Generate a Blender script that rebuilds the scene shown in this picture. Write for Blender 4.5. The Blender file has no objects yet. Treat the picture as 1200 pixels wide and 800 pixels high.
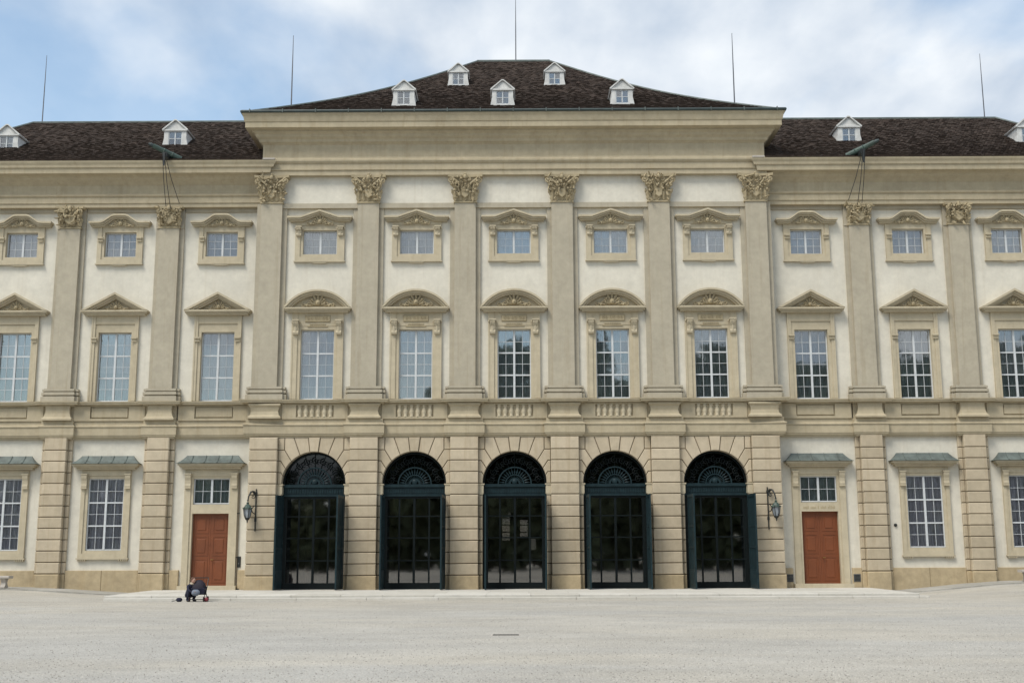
import bpy, math, random
from math import pi, sin, cos, radians as R
from mathutils import Matrix, Vector
random.seed(7)
S = bpy.context.scene
COL = S.collection

# ------------------------------------------------------------------ camera
cam_d = bpy.data.cameras.new('camera')
cam = bpy.data.objects.new('camera', cam_d); COL.objects.link(cam)
cam_d.sensor_width = 36.0; cam_d.lens = 1380/1200*36.0
cam_d.clip_start = 0.1; cam_d.clip_end = 3000
cam.matrix_world = (Matrix.Translation((0.11, -56.96, 1.6)) @ Matrix.Rotation(R(.216), 4, 'Z')
                    @ Matrix.Rotation(R(10.256), 4, 'X') @ Matrix.Rotation(R(.207), 4, 'Y') @ Matrix.Rotation(pi/2, 4, 'X'))
S.camera = cam
S.view_settings.view_transform = 'Standard'; S.view_settings.look = 'None'
S.view_settings.exposure = 0.63; S.view_settings.gamma = 1.0; S.view_settings.use_curve_mapping = False
S.cycles.max_bounces = 6; S.cycles.transparent_max_bounces = 12

# ------------------------------------------------------------------ sun and sky
SUN_EL, SUN_AZ = R(54), R(-40)          # azimuth measured from -Y (towards the viewer) to the left
sd = Vector((sin(SUN_AZ)*cos(SUN_EL), -cos(SUN_AZ)*cos(SUN_EL), sin(SUN_EL)))
sl = bpy.data.lights.new('sun', 'SUN'); sl.energy = 2.0; sl.angle = R(24); sl.color = (1.0, .94, .84)
so = bpy.data.objects.new('sun', sl); COL.objects.link(so)
so.rotation_euler = (-sd).to_track_quat('-Z', 'Y').to_euler()
so.location = (-30, -60, 60)

w = bpy.data.worlds.new('World'); S.world = w; w.use_nodes = True
nt = w.node_tree; N = nt.nodes; L = nt.links; N.clear()
def nd(t, **k):
    n = N.new(t)
    for a, b in k.items(): setattr(n, a, b)
    return n
out = nd('ShaderNodeOutputWorld'); bg = nd('ShaderNodeBackground'); bg.inputs['Strength'].default_value = .1
sky = nd('ShaderNodeTexSky', sky_type='NISHITA'); sky.sun_disc = False
sky.sun_elevation = SUN_EL; sky.sun_rotation = math.atan2(sd.x, sd.y)
sky.air_density = 1.1; sky.dust_density = 1.5; sky.ozone_density = 1.2
tc = nd('ShaderNodeTexCoord'); sep = nd('ShaderNodeSeparateXYZ'); L.new(tc.outputs['Generated'], sep.inputs[0])
def mth(op, a, b=None, clamp=False):
    n = nd('ShaderNodeMath', operation=op); n.use_clamp = clamp
    for i, v in enumerate((a, b)):
        if v is None: continue
        if isinstance(v, (int, float)): n.inputs[i].default_value = v
        else: L.new(v, n.inputs[i])
    return n.outputs[0]
zz = mth('ADD', mth('MAXIMUM', sep.outputs[2], 0.0), .22)
cmb = nd('ShaderNodeCombineXYZ')
L.new(mth('DIVIDE', sep.outputs[0], zz), cmb.inputs[0]); L.new(mth('DIVIDE', sep.outputs[1], zz), cmb.inputs[1])
mp = nd('ShaderNodeMapping'); mp.inputs['Location'].default_value = (11.3927, 6.5301, 0.0); mp.inputs['Scale'].default_value = (1.0, .62, 1)
L.new(cmb.outputs[0], mp.inputs[0])
n1 = nd('ShaderNodeTexNoise'); n1.inputs['Scale'].default_value = 1.35; n1.inputs['Detail'].default_value = 7; n1.inputs['Roughness'].default_value = .52; n1.inputs['Distortion'].default_value = .35
L.new(mp.outputs[0], n1.inputs['Vector'])
n2 = nd('ShaderNodeTexNoise'); n2.inputs['Scale'].default_value = 4.2; n2.inputs['Detail'].default_value = 7; n2.inputs['Roughness'].default_value = .5
L.new(mp.outputs[0], n2.inputs['Vector'])
cr = nd('ShaderNodeValToRGB'); cr.color_ramp.elements[0].position = .385; cr.color_ramp.elements[0].color = (.26,)*3+(1,)
cr.color_ramp.elements[1].position = .52; cr.color_ramp.elements[1].color = (1, 1, 1, 1)
L.new(n1.outputs['Fac'], cr.inputs[0])
cc = nd('ShaderNodeValToRGB'); cc.color_ramp.elements[0].position = .38; cc.color_ramp.elements[0].color = (3.7, 4.3, 5.1, 1)
cc.color_ramp.elements[1].position = .60; cc.color_ramp.elements[1].color = (6.0, 6.3, 6.6, 1)
L.new(n2.outputs['Fac'], cc.inputs[0])
mx = nd('ShaderNodeMix', data_type='RGBA')
sm_ = nd('ShaderNodeMix', data_type='RGBA'); sm_.blend_type = 'MULTIPLY'; sm_.inputs['Factor'].default_value = 1; sm_.inputs['B'].default_value = (1.2, 1.35, 1.32, 1); L.new(sky.outputs[0], sm_.inputs['A'])
L.new(cr.outputs[0], mx.inputs['Factor']); L.new(sm_.outputs['Result'], mx.inputs['A']); L.new(cc.outputs[0], mx.inputs['B'])
L.new(mx.outputs['Result'], bg.inputs['Color']); L.new(bg.outputs[0], out.inputs[0])

# ------------------------------------------------------------------ materials
def newmat(name):
    m = bpy.data.materials.new(name); m.use_nodes = True
    t = m.node_tree; b = t.nodes['Principled BSDF']
    return m, t, b
def noise(t, scale, detail=4, rough=.55, coord=None, stretch=None, dist=0):
    n = t.nodes.new('ShaderNodeTexNoise'); n.inputs['Scale'].default_value = scale
    n.inputs['Detail'].default_value = detail; n.inputs['Roughness'].default_value = rough; n.inputs['Distortion'].default_value = dist
    g = t.nodes.get('geo') or t.nodes.new('ShaderNodeNewGeometry'); g.name = 'geo'
    src = g.outputs['Position']
    if stretch:
        mpn = t.nodes.new('ShaderNodeMapping'); mpn.inputs['Scale'].default_value = stretch
        t.links.new(src, mpn.inputs[0]); src = mpn.outputs[0]
    t.links.new(src, n.inputs['Vector'])
    return n.outputs['Fac']
def ramp(t, fac, a, b, ca, cb):
    r = t.nodes.new('ShaderNodeValToRGB'); e = r.color_ramp.elements
    e[0].position = a; e[1].position = b
    e[0].color = (*ca, 1) if isinstance(ca, tuple) else (ca, ca, ca, 1)
    e[1].color = (*cb, 1) if isinstance(cb, tuple) else (cb, cb, cb, 1)
    t.links.new(fac, r.inputs[0]); return r.outputs[0]
def mixc(t, mode, fac, a, b):
    m = t.nodes.new('ShaderNodeMix'); m.data_type = 'RGBA'; m.blend_type = mode
    for s, v in (('Factor', fac), ('A', a), ('B', b)):
        if isinstance(v, (int, float)): m.inputs[s].default_value = v
        elif isinstance(v, tuple): m.inputs[s].default_value = (*v, 1)
        else: t.links.new(v, m.inputs[s])
    return m.outputs['Result']
def stone(name, col, dirt=.25, rough=.85, bump=.25, objvar=0.0, streak=.3, tint=(.55, .47, .36)):
    """plaster / cut stone with blotches, rain streaks and fine grain"""
    m, t, b = newmat(name)
    c = mixc(t, 'MULTIPLY', 1.0, col, ramp(t, noise(t, .55, 5, .6), .3, .7, 1-dirt*.55, 1.0))
    c = mixc(t, 'MULTIPLY', 1.0, c, ramp(t, noise(t, 3.2, 5, .65), .35, .7, 1-dirt*.4, 1.04))
    if streak:
        c = mixc(t, 'MIX', ramp(t, noise(t, 1.0, 5, .7, stretch=(3.2, 3.2, .16), dist=.4), .53, .78, 0.0, streak), c, tuple(x*y for x, y in zip(col, tint)))
    if objvar:
        oi = t.nodes.new('ShaderNodeObjectInfo')
        c = mixc(t, 'MULTIPLY', 1.0, c, ramp(t, oi.outputs['Random'], 0, 1, (1-objvar, 1-objvar*1.05, 1-objvar*1.2), (1+objvar*.35,)*3))
    t.links.new(c, b.inputs['Base Color']); b.inputs['Roughness'].default_value = rough
    b.inputs['Specular IOR Level'].default_value = .25
    bp = t.nodes.new('ShaderNodeBump'); bp.inputs['Strength'].default_value = bump; bp.inputs['Distance'].default_value = .02
    t.links.new(noise(t, 14, 6, .7), bp.inputs['Height']); t.links.new(bp.outputs[0], b.inputs['Normal'])
    return m
def plain(name, col, rough=.6, metal=0.0, var=.15, scale=6.0, bump=0.0):
    m, t, b = newmat(name)
    c = mixc(t, 'MULTIPLY', 1.0, col, ramp(t, noise(t, scale, 4, .6), .3, .7, 1-var, 1+var*.3))
    t.links.new(c, b.inputs['Base Color']); b.inputs['Roughness'].default_value = rough; b.inputs['Metallic'].default_value = metal
    if bump:
        bp = t.nodes.new('ShaderNodeBump'); bp.inputs['Strength'].default_value = bump; bp.inputs['Distance'].default_value = .01
        t.links.new(noise(t, scale*3, 4), bp.inputs['Height']); t.links.new(bp.outputs[0], b.inputs['Normal'])
    return m
M = {}
M['plaster'] = stone('cream_plaster', (.68, .645, .555), dirt=.2, streak=.2, bump=.15)
M['pilaster'] = stone('pilaster_render', (.445, .40, .31), dirt=.25, streak=.4)
M['carved'] = stone('carved_stone', (.46, .385, .25), dirt=.4, streak=.2, bump=.4)
M['surround'] = stone('window_stone', (.52, .455, .33), dirt=.25, streak=.35)
M['cornice'] = stone('cornice_render', (.465, .40, .28), dirt=.28, streak=.42)
M['block'] = stone('rusticated_stone', (.54, .46, .34), dirt=.25, streak=.42, objvar=.14, bump=.35)
M['joint'] = stone('joint_mortar', (.19, .155, .11), dirt=.3, streak=0)
M['plinth'] = stone('sandstone_plinth', (.52, .42, .27), dirt=.45, streak=.4, objvar=.06, bump=.4)
M['paving'] = stone('pale_paving', (.58, .56, .51), dirt=.2, streak=0, objvar=.1, tint=(.7, .7, .7))
M['kerbgrey'] = stone('grey_setts', (.42, .405, .37), dirt=.35, streak=0, objvar=.15)
M['bench'] = stone('bench_stone', (.5, .46, .41), dirt=.3, streak=.1)
M['white'] = plain('white_window_paint', (.56, .585, .60), .5, var=.12)
M['whitewood'] = plain('dormer_white_paint', (.62, .62, .6), .6, var=.25, scale=3)
M['copper'] = plain('verdigris_copper', (.115, .14, .13), .6, var=.45, scale=2.5)
M['polecopper'] = plain('green_copper_tube', (.05, .085, .07), .55, var=.5, scale=3)
M['darkcopper'] = plain('dark_copper', (.035, .055, .055), .55, var=.4, scale=2)
M['gate'] = plain('blue_green_iron', (.005, .009, .010), .45, var=.3, scale=4)
M['gatelite'] = plain('worn_blue_green_iron', (.014, .031, .037), .5, var=.4, scale=4)
for k_ in ('gate', 'gatelite'): M[k_].node_tree.nodes['Principled BSDF'].inputs['Specular IOR Level'].default_value = .18
M['iron'] = plain('black_iron', (.015, .018, .018), .5, var=.3)
M['door'] = plain('red_brown_door_paint', (.18, .050, .014), .5, var=.2, scale=1.5)
M['interior'] = plain('dark_interior', (.035, .036, .04), .9)
M['hallwall'] = plain('hall_plaster', (.30, .27, .23), .8)
M['hallfloor'] = plain('hall_floor', (.10, .095, .085), .4)
M['rod'] = plain('grey_rod', (.14, .14, .15), .5, .6)
M['lampglass'] = plain('lamp_glass', (.28, .31, .34), .15)
M['brass'] = plain('brass', (.35, .25, .09), .4, .8)
M['vent'] = plain('grey_vent', (.12, .12, .12), .6)
def curtain_mat(name, col, s=.25):
    m, t, b = newmat(name)
    c = mixc(t, 'MULTIPLY', 1.0, col, ramp(t, noise(t, 1, 3, .5, stretch=(14, 1, .6)), .3, .7, 1-s, 1.0))
    t.links.new(c, b.inputs['Base Color']); b.inputs['Roughness'].default_value = .9
    return m
M['blind'] = curtain_mat('pale_blind', (.52, .52, .50), .14)
M['sky_blind'] = curtain_mat('sky_reflection_blind', (.47, .49, .50), .2)  # blind whose colour also stands in for sky reflected in the panes
M['sheer'] = curtain_mat('grey_sheer', (.85, .80, .88), .5)
M['dark'] = curtain_mat('dark_reflection_curtain', (.36, .41, .41), .4)  # sheet whose dark tone also stands in for the reflected skyline
def glass(name, refl, tint, bmp=.03):
    m = bpy.data.materials.new(name); m.use_nodes = True; t = m.node_tree; t.nodes.clear()
    o = t.nodes.new('ShaderNodeOutputMaterial'); mxs = t.nodes.new('ShaderNodeMixShader')
    tr = t.nodes.new('ShaderNodeBsdfTransparent'); tr.inputs[0].default_value = (*tint, 1)
    gl = t.nodes.new('ShaderNodeBsdfGlossy'); gl.inputs['Roughness'].default_value = .03
    lw = t.nodes.new('ShaderNodeLayerWeight'); lw.inputs['Blend'].default_value = .3
    ma = t.nodes.new('ShaderNodeMath'); ma.operation = 'MULTIPLY_ADD'; ma.inputs[1].default_value = .8; ma.inputs[2].default_value = refl; ma.use_clamp = True
    t.links.new(lw.outputs['Fresnel'], ma.inputs[0]); t.links.new(ma.outputs[0], mxs.inputs[0])
    t.links.new(tr.outputs[0], mxs.inputs[1]); t.links.new(gl.outputs[0], mxs.inputs[2])
    bp = t.nodes.new('ShaderNodeBump'); bp.inputs['Strength'].default_value = bmp; bp.inputs['Distance'].default_value = .02
    t.links.new(noise(t, 2.2, 2), bp.inputs['Height']); t.links.new(bp.outputs[0], gl.inputs['Normal'])
    t.links.new(mxs.outputs[0], o.inputs[0])
    return m
M['glass'] = glass('window_glass', .17, (.92, .94, .95))
M['gateglass'] = glass('gate_glass', .21, (.62, .60, .57), .012)
M['fanglass'] = glass('fanlight_glass', .02, (.2, .22, .22), .01)
# roof tiles: every tile takes its own brown from its place on the roof
def tile_mat(name):
    m, t, b = newmat(name)
    at = t.nodes.new('ShaderNodeAttribute'); at.attribute_name = 'tone'
    c = ramp(t, at.outputs['Fac'], 0, 1, (.046, .036, .030), (.108, .079, .064))
    c = mixc(t, 'MULTIPLY', 1.0, c, ramp(t, noise(t, .7, 6, .65), .32, .72, .72, 1.12))
    c = mixc(t, 'MIX', ramp(t, noise(t, 1.7, 5, .7), .58, .8, 0.0, .5), c, (.13, .095, .07))
    t.links.new(c, b.inputs['Base Color']); b.inputs['Roughness'].default_value = .9
    b.inputs['Specular IOR Level'].default_value = .15
    return m
M['tile'] = tile_mat('old_clay_tiles')
def gravel_mat():
    m, t, b = newmat('pale_gravel')
    c = mixc(t, 'MULTIPLY', 1.0, (.57, .54, .485), ramp(t, noise(t, .16, 5, .6), .3, .7, .86, 1.03))
    c = mixc(t, 'MULTIPLY', 1.0, c, ramp(t, noise(t, .11, 4, .55, stretch=(.45, 1.6, 1), dist=.6), .38, .62, (1.0, .985, .95), (.93, .945, .965)))
    c = mixc(t, 'MULTIPLY', 1.0, c, ramp(t, noise(t, .9, 5, .65, stretch=(.5, 1, 1)), .32, .7, .88, 1.05))
    c = mixc(t, 'MULTIPLY', 1.0, c, ramp(t, noise(t, 28, 3, .8), .3, .7, .74, 1.18))
    vo = t.nodes.new('ShaderNodeTexVoronoi'); vo.inputs['Scale'].default_value = 34
    t.links.new(t.nodes['geo'].outputs['Position'], vo.inputs['Vector'])
    c = mixc(t, 'MULTIPLY', 1.0, c, ramp(t, vo.outputs['Distance'], 0.0, .6, 1.08, .74))
    t.links.new(c, b.inputs['Base Color']); b.inputs['Roughness'].default_value = .95; b.inputs['Specular IOR Level'].default_value = .15
    bp = t.nodes.new('ShaderNodeBump'); bp.inputs['Strength'].default_value = .5; bp.inputs['Distance'].default_value = .02
    t.links.new(noise(t, 30, 4, .8), bp.inputs['Height']); t.links.new(bp.outputs[0], b.inputs['Normal'])
    return m
M['gravel'] = gravel_mat()
M['leaf'] = plain('dark_foliage', (.10, .12, .06), .8, var=.6, scale=.5)
M['navy'] = plain('navy_cloth', (.012, .014, .035), .9)
M['plum'] = plain('plum_hood_cloth', (.014, .010, .020), .8)
M['greybag'] = plain('grey_blue_bag', (.16, .19, .24), .8)
M['skin'] = plain('skin', (.45, .26, .19), .6)
M['hair'] = plain('brown_hair', (.10, .045, .025), .8)
M['scarf'] = plain('pale_scarf', (.5, .42, .32), .8)
M['redplastic'] = plain('red_wheel', (.22, .03, .04), .5)
M['black'] = plain('black_rubber', (.012, .012, .012), .7)

# ------------------------------------------------------------------ mesh helpers
class MB:
    def __init__(s): s.v = []; s.f = []
    def box(s, x0, x1, y0, y1, z0, z1, top=None):
        b = len(s.v)
        s.v += [(x0,y0,z0),(x1,y0,z0),(x1,y1,z0),(x0,y1,z0),(x0,y0,z1),(x1,y0,z1),(x1,y1,z1),(x0,y1,z1)]
        s.f += [tuple(b+i for i in q) for q in ((0,3,2,1),(4,5,6,7),(0,1,5,4),(1,2,6,5),(2,3,7,6),(3,0,4,7))]
        return s
    def cbox(s, x0, x1, y0, y1, z0, z1, c=.02):
        """block whose front (-Y) arris is chamfered all round"""
        b = len(s.v)
        s.v += [(x0,y1,z0),(x1,y1,z0),(x1,y1,z1),(x0,y1,z1),
                (x0,y0+c,z0),(x1,y0+c,z0),(x1,y0+c,z1),(x0,y0+c,z1),
                (x0+c,y0,z0+c),(x1-c,y0,z0+c),(x1-c,y0,z1-c),(x0+c,y0,z1-c)]
        s.f += [tuple(b+i for i in q) for q in ((0,3,2,1),(0,1,5,4),(1,2,6,5),(2,3,7,6),(3,0,4,7),(4,5,9,8),(5,6,10,9),(6,7,11,10),(7,4,8,11),(8,9,10,11))]
        return s
    def prism(s, pts, y0, y1, c=0.0):
        """polygon in (x,z), counter-clockwise seen from -Y, from y0 (front) to y1 (back), optional front chamfer"""
        n = len(pts); b = len(s.v)
        if c:
            ins = inset(pts, c)
            s.v += [(x, y1, z) for x, z in pts] + [(x, y0+c, z) for x, z in pts] + [(x, y0, z) for x, z in ins]
            s.f.append(tuple(b+i for i in reversed(range(n)))); s.f.append(tuple(b+2*n+i for i in range(n)))
            for i in range(n):
                j = (i+1) % n
                s.f.append((b+n+i, b+n+j, b+2*n+j, b+2*n+i)); s.f.append((b+i, b+j, b+n+j, b+n+i))
        else:
            s.v += [(x, y1, z) for x, z in pts] + [(x, y0, z) for x, z in pts]
            s.f.append(tuple(b+i for i in reversed(range(n)))); s.f.append(tuple(b+n+i for i in range(n)))
            for i in range(n):
                j = (i+1) % n; s.f.append((b+i, b+j, b+n+j, b+n+i))
        return s
    def strip(s, loops, close=True, caps=True):
        """skin between successive loops of equal length"""
        b = len(s.v); n = len(loops[0])
        for lp in loops: s.v += [tuple(p) for p in lp]
        for k in range(len(loops)-1):
            for i in range(n if close else n-1):
                j = (i+1) % n
                s.f.append((b+k*n+i, b+k*n+j, b+(k+1)*n+j, b+(k+1)*n+i))
        if caps and close:
            s.f.append(tuple(b+i for i in reversed(range(n)))); s.f.append(tuple(b+(len(loops)-1)*n+i for i in range(n)))
        return s
    def tube(s, pts, r, n=6, caps=True):
        loops = []
        pts = [Vector(p) for p in pts]
        for i, p in enumerate(pts):
            d = (pts[min(i+1, len(pts)-1)] - pts[max(i-1, 0)]).normalized()
            u = d.cross(Vector((0, 1, 0.01)));
            if u.length < .05: u = d.cross(Vector((1, 0, 0)))
            u.normalize(); v = d.cross(u)
            rr = r[i] if isinstance(r, (list, tuple)) else r
            loops.append([p + u*(rr*cos(2*pi*k/n)) + v*(rr*sin(2*pi*k/n)) for k in range(n)])
        return s.strip(loops, True, caps)
    def lathe(s, prof, cx=0, cy=0, n=10, a0=0, a1=2*pi):
        full = abs(a1-a0-2*pi) < 1e-6
        loops = []
        for r, z in prof:
            m = n if full else n+1
            loops.append([(cx+r*cos(a0+(a1-a0)*k/n), cy+r*sin(a0+(a1-a0)*k/n), z) for k in range(m)])
        return s.strip(loops, full, full)
    def ball(s, c, r, n=8, m=5, sc=(1, 1, 1)):
        loops = []
        for j in range(1, m):
            a = -pi/2 + pi*j/m
            loops.append([(c[0]+sc[0]*r*cos(a)*cos(2*pi*k/n), c[1]+sc[1]*r*cos(a)*sin(2*pi*k/n), c[2]+sc[2]*r*sin(a)) for k in range(n)])
        return s.strip(loops, True, True)
    def scroll(s, cx, y, cz, r, dirn=1, turns=1.3, th=.03, a0=pi/2, n=14, bulge=.0):
        pts = []; rr = []
        for i in range(n+1):
            t = i/n; a = a0 + dirn*2*pi*turns*t; q = r*(1-.82*t)
            pts.append((cx+q*cos(a), y-bulge*t, cz+q*sin(a))); rr.append(th*(1-.4*t))
        return s.tube(pts, rr, 5)
    def leaf(s, x, y, z, ang, ln, wd, out_=.08, n=5):
        """serrated leaf growing from (x,z) along ang in the facade plane, bulging towards -Y and curling at its tip"""
        b = len(s.v); ca, sa = cos(ang), sin(ang); px, pz = -sa, ca
        for i in range(n+1):
            t = i/n; w_ = wd*(sin(pi*min(t*.82+.16, 1)))*(1.0 if i % 2 else .74)*.5
            if i == n: w_ = wd*.12
            yo = y - out_*(t**1.5) - (.05*out_ if i == n else 0); dl = ln*(t if t < .9 else .88)
            cx, cz = x+ca*dl, z+sa*dl
            s.v += [(cx+px*w_, yo+.25*out_, cz+pz*w_), (cx, yo-.25*out_, cz), (cx-px*w_, yo+.25*out_, cz-pz*w_)]
        for i in range(n):
            q = b+3*i
            s.f += [(q, q+3, q+4, q+1), (q+1, q+4, q+5, q+2)]
        return s
    def mesh(s, name, mat, smooth=False):
        me = bpy.data.meshes.new(name); me.from_pydata(s.v, [], s.f); me.validate()
        if mat: me.materials.append(M[mat] if isinstance(mat, str) else mat)
        if smooth:
            for p in me.polygons: p.use_smooth = True
        return me
def inset(pts, c):
    n = len(pts); o = []
    ar = sum(pts[i][0]*pts[(i+1) % n][1]-pts[(i+1) % n][0]*pts[i][1] for i in range(n))
    sg = 1 if ar > 0 else -1
    for i in range(n):
        p0, p1, p2 = Vector(pts[i-1]), Vector(pts[i]), Vector(pts[(i+1) % n])
        d1 = (p1-p0).normalized(); d2 = (p2-p1).normalized()
        n1 = Vector((-d1.y, d1.x))*sg; n2 = Vector((-d2.y, d2.x))*sg
        b = n1+n2
        b = b/max(b.dot(n1), .25)
        o.append(tuple(p1 + b*c))
    return o
def add(name, me, parent=None, loc=(0, 0, 0), rot=(0, 0, 0), sc=None, **tags):
    o = bpy.data.objects.new(name, me); COL.objects.link(o)
    o.location = loc; o.rotation_euler = rot
    if sc: o.scale = sc
    if parent: o.parent = parent
    for k, v in tags.items(): o[k] = v
    return o
def empty(name, loc, rot=(0, 0, 0), **tags):
    o = add(name, None, None, loc, rot, **tags); o.empty_display_size = .3
    return o
CACHE = {}
def cached(key, fn):
    if key not in CACHE: CACHE[key] = fn()
    return CACHE[key]
def sweep(mb, path, prof):
    """prof = [(out, z)] closed section swept along a plan path; 'out' points to the right of travel"""
    pts = [Vector(p) for p in path]; loops = []
    for i, p in enumerate(pts):
        if i == 0: d = (pts[1]-p).normalized(); nrm = Vector((d.y, -d.x)); m = nrm
        elif i == len(pts)-1: d = (p-pts[i-1]).normalized(); m = Vector((d.y, -d.x))
        else:
            d1 = (p-pts[i-1]).normalized(); d2 = (pts[i+1]-p).normalized()
            a = Vector((d1.y, -d1.x)); b = Vector((d2.y, -d2.x)); m = (a+b)/(1+a.dot(b))
        loops.append([(p.x+m.x*o, p.y+m.y*o, z) for o, z in prof])
    mb.strip(loops, True, True)
    return mb
def breaks(x0, x1, y, cents, hw, e, inner=None):
    """plan path running left to right at depth y that steps forward by e over every pilaster"""
    p = [(x0, y)]
    for c in cents:
        p += [(c-hw, y), (c-hw, y-e), (c+hw, y-e), (c+hw, y)]
    p.append((x1, y))
    # drop degenerate ends
    o = []
    for q in p:
        if o and (Vector(o[-1])-Vector(q)).length < 1e-4: continue
        o.append(q)
    return o

# ------------------------------------------------------------------ layout (metres)
BAY = 4.86
CP = [-12.15+BAY*i for i in range(6)]           # centre pilasters
CB = [-9.72+BAY*i for i in range(5)]            # centre bays
WP = [17.40, 22.41, 27.42, 32.30]               # wing pilasters (mirrored)
WB = [14.78, 19.92, 24.92, 29.88]               # wing bays
D = .5                                          # wings stand this far behind the centre
YW = .30                                        # plaster plane behind the shaft front

palace = empty('palace', (0, 0, 0), label='cream baroque palace with stone pilasters, three storeys of windows and five arched gates', category='building')

# --- ornament pieces
def orn_shell(mb, x, y, z, s):
    """mask and shell between scrolls, half-relief"""
    for k in range(7):
        a = pi*(.05+.9*k/6); mb.leaf(x, y, z+.02*s, a, (.34+.16*sin(a))*s, .14*s, .12*s, 4)
    mb.ball((x, y-.07*s, z+.10*s), .105*s, 8, 6, (1, .8, 1.2))
    mb.ball((x, y-.16*s, z+.09*s), .03*s, 5, 4)
    for sg in (-1, 1):
        mb.scroll(x+sg*.36*s, y-.05*s, z+.06*s, .12*s, sg, 1.3, .035*s, pi/2)
        mb.scroll(x+sg*.60*s, y-.04*s, z+.01*s, .09*s, -sg, 1.2, .03*s, pi/2)
        mb.leaf(x+sg*.2*s, y-.02, z-.02*s, (0.15 if sg > 0 else pi-.15), .45*s, .14*s, .07*s)
        mb.ball((x+sg*.46*s, y-.06*s, z-.03*s), .05*s, 6, 4); mb.ball((x+sg*.24*s, y-.08*s, z+.22*s), .045*s, 6, 4)
def console_mesh(h, wd=.24, dp=.2, rich=True):
    mb = MB()
    prof = [(0, -h), (-.5*dp, -h), (-.62*dp, -h*.86), (-.45*dp, -h*.7), (-.55*dp, -h*.45), (-.9*dp, -h*.25), (-dp, -h*.12), (-dp, 0), (0, 0)]
    mb.strip([[(sx*wd/2, y, z) for y, z in prof] for sx in (-1, 1)], True, True)
    mb.box(-wd/2-.03, wd/2+.03, -dp-.03, 0, .001, .06)
    if rich:
        for sx in (-1, 1):
            mb.scroll(sx*(wd/2-.05), -dp-.005, -.08, .055, sx, 1.1, .02); mb.ball((sx*(wd/2+.05), -.06, -.03), .05, 6, 4)
        mb.leaf(0, -dp*.55, -h*.9, pi/2, h*.6, wd*.7, .06)
    else:
        mb.box(-wd/2-.015, wd/2+.015, -dp*.7, 0, -h-.05, -h-.002)
    return mb

# --- windows: white sash with a thick cross and thin glazing bars, each pane its own sheet
PANES = []
def sash(parent, hw, z0, z1, cols, rows, big_rows, y, curtain_or_reflection, cover, mat='white', glassm='glass', mull=.10, mt=.010):
    """curtain = [(material, z_low_fraction, z_high_fraction)]"""
    h = z1-z0; fr = .055; W2 = 2*hw
    key = ('sash', round(hw, 3), round(h, 3), cols, rows, big_rows, mat, mt)
    def build():
        mb = MB()
        mb.box(-hw, -hw+fr, 0, .07, 0, h); mb.box(hw-fr, hw, 0, .07, 0, h)
        mb.box(-hw+fr, hw-fr, 0, .07, 0, fr); mb.box(-hw+fr, hw-fr, 0, .07, h-fr, h)
        mb.box(-mull/2, mull/2, -.012, .06, fr, h-fr)
        rh = (h-2*fr)/rows
        for r in range(1, rows):
            thick = (rows//big_rows) and r % (rows//big_rows) == 0 and big_rows > 1
            th = .07 if thick else mt*2.1; zc = fr+r*rh
            for a, b in ((-hw+fr, -mull/2), (mull/2, hw-fr)):
                mb.box(a, b, .0 if thick else .012, .055, zc-th/2, zc+th/2)
        half = cols//2; cw = (hw-fr-mull/2)/half
        for sg in (-1, 1):
            for c in range(1, half):
                xc = sg*(mull/2+cw*c)
                for r in range(rows):
                    mb.box(xc-mt, xc+mt, .013, .052, fr+r*rh+.016, fr+(r+1)*rh-.016)
        return mb.mesh('sash', mat)
    add('sash', cached(key, build), parent, (0, y, z0))
    rh = (h-2*fr)/rows; half = cols//2; cw = (hw-fr-mull/2)/half
    pk = ('pane', round(cw, 3), round(rh, 3), glassm)
    pm = cached(pk, lambda: MB().box(-cw/2+.008, cw/2-.008, -.003, .003, -rh/2+.01, rh/2-.01).mesh('pane', glassm))
    for r in range(rows):
        for sg in (-1, 1):
            for c in range(half):
                add('pane', pm, parent, (sg*(mull/2+cw*(c+.5)), y+.035, z0+fr+rh*(r+.5)),
                    (R(random.gauss(0, .10)), 0, R(random.gauss(0, .12))))
    for cm, f0, f1 in curtain_or_reflection:
        def cb():
            mb = MB(); n = 36; lo = []; hi = []
            for i in range(n+1):
                x = -hw+.0+W2*i/n; yy = .022*sin(i*1.35)+.012*sin(i*.61)
                lo.append((x, yy, 0)); hi.append((x, yy, h*(f1-f0)))
            mb.strip([lo, hi], False, False); return mb.mesh('curtain_or_reflection', cm)
        add('curtain_or_reflection', cached(('cur', cm, round(hw, 3), round(h*(f1-f0), 3)), cb), parent, (0, y+.115, z0+h*f0))

def frame_mesh(hw, z0, z1, ow, y0, y1, mat, bottom=True, oz1=None, oz0=None):
    """moulded stone frame round an opening: two stepped fasciae and the reveal"""
    mb = MB(); oz1 = oz1 or z1+ow; ib = z0
    for a, b, yy in ((0, ow*.45, y0+.05), (ow*.45+.001, ow, y0)):
        mb.box(-hw-b, -hw-a, yy, y1, z0, z1+a); mb.box(hw+a, hw+b, yy, y1, z0, z1+a)
        mb.box(-hw-b, hw+b, yy, y1, z1+a+.001, (z1+b) if b < ow else oz1)
    return mb

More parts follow.
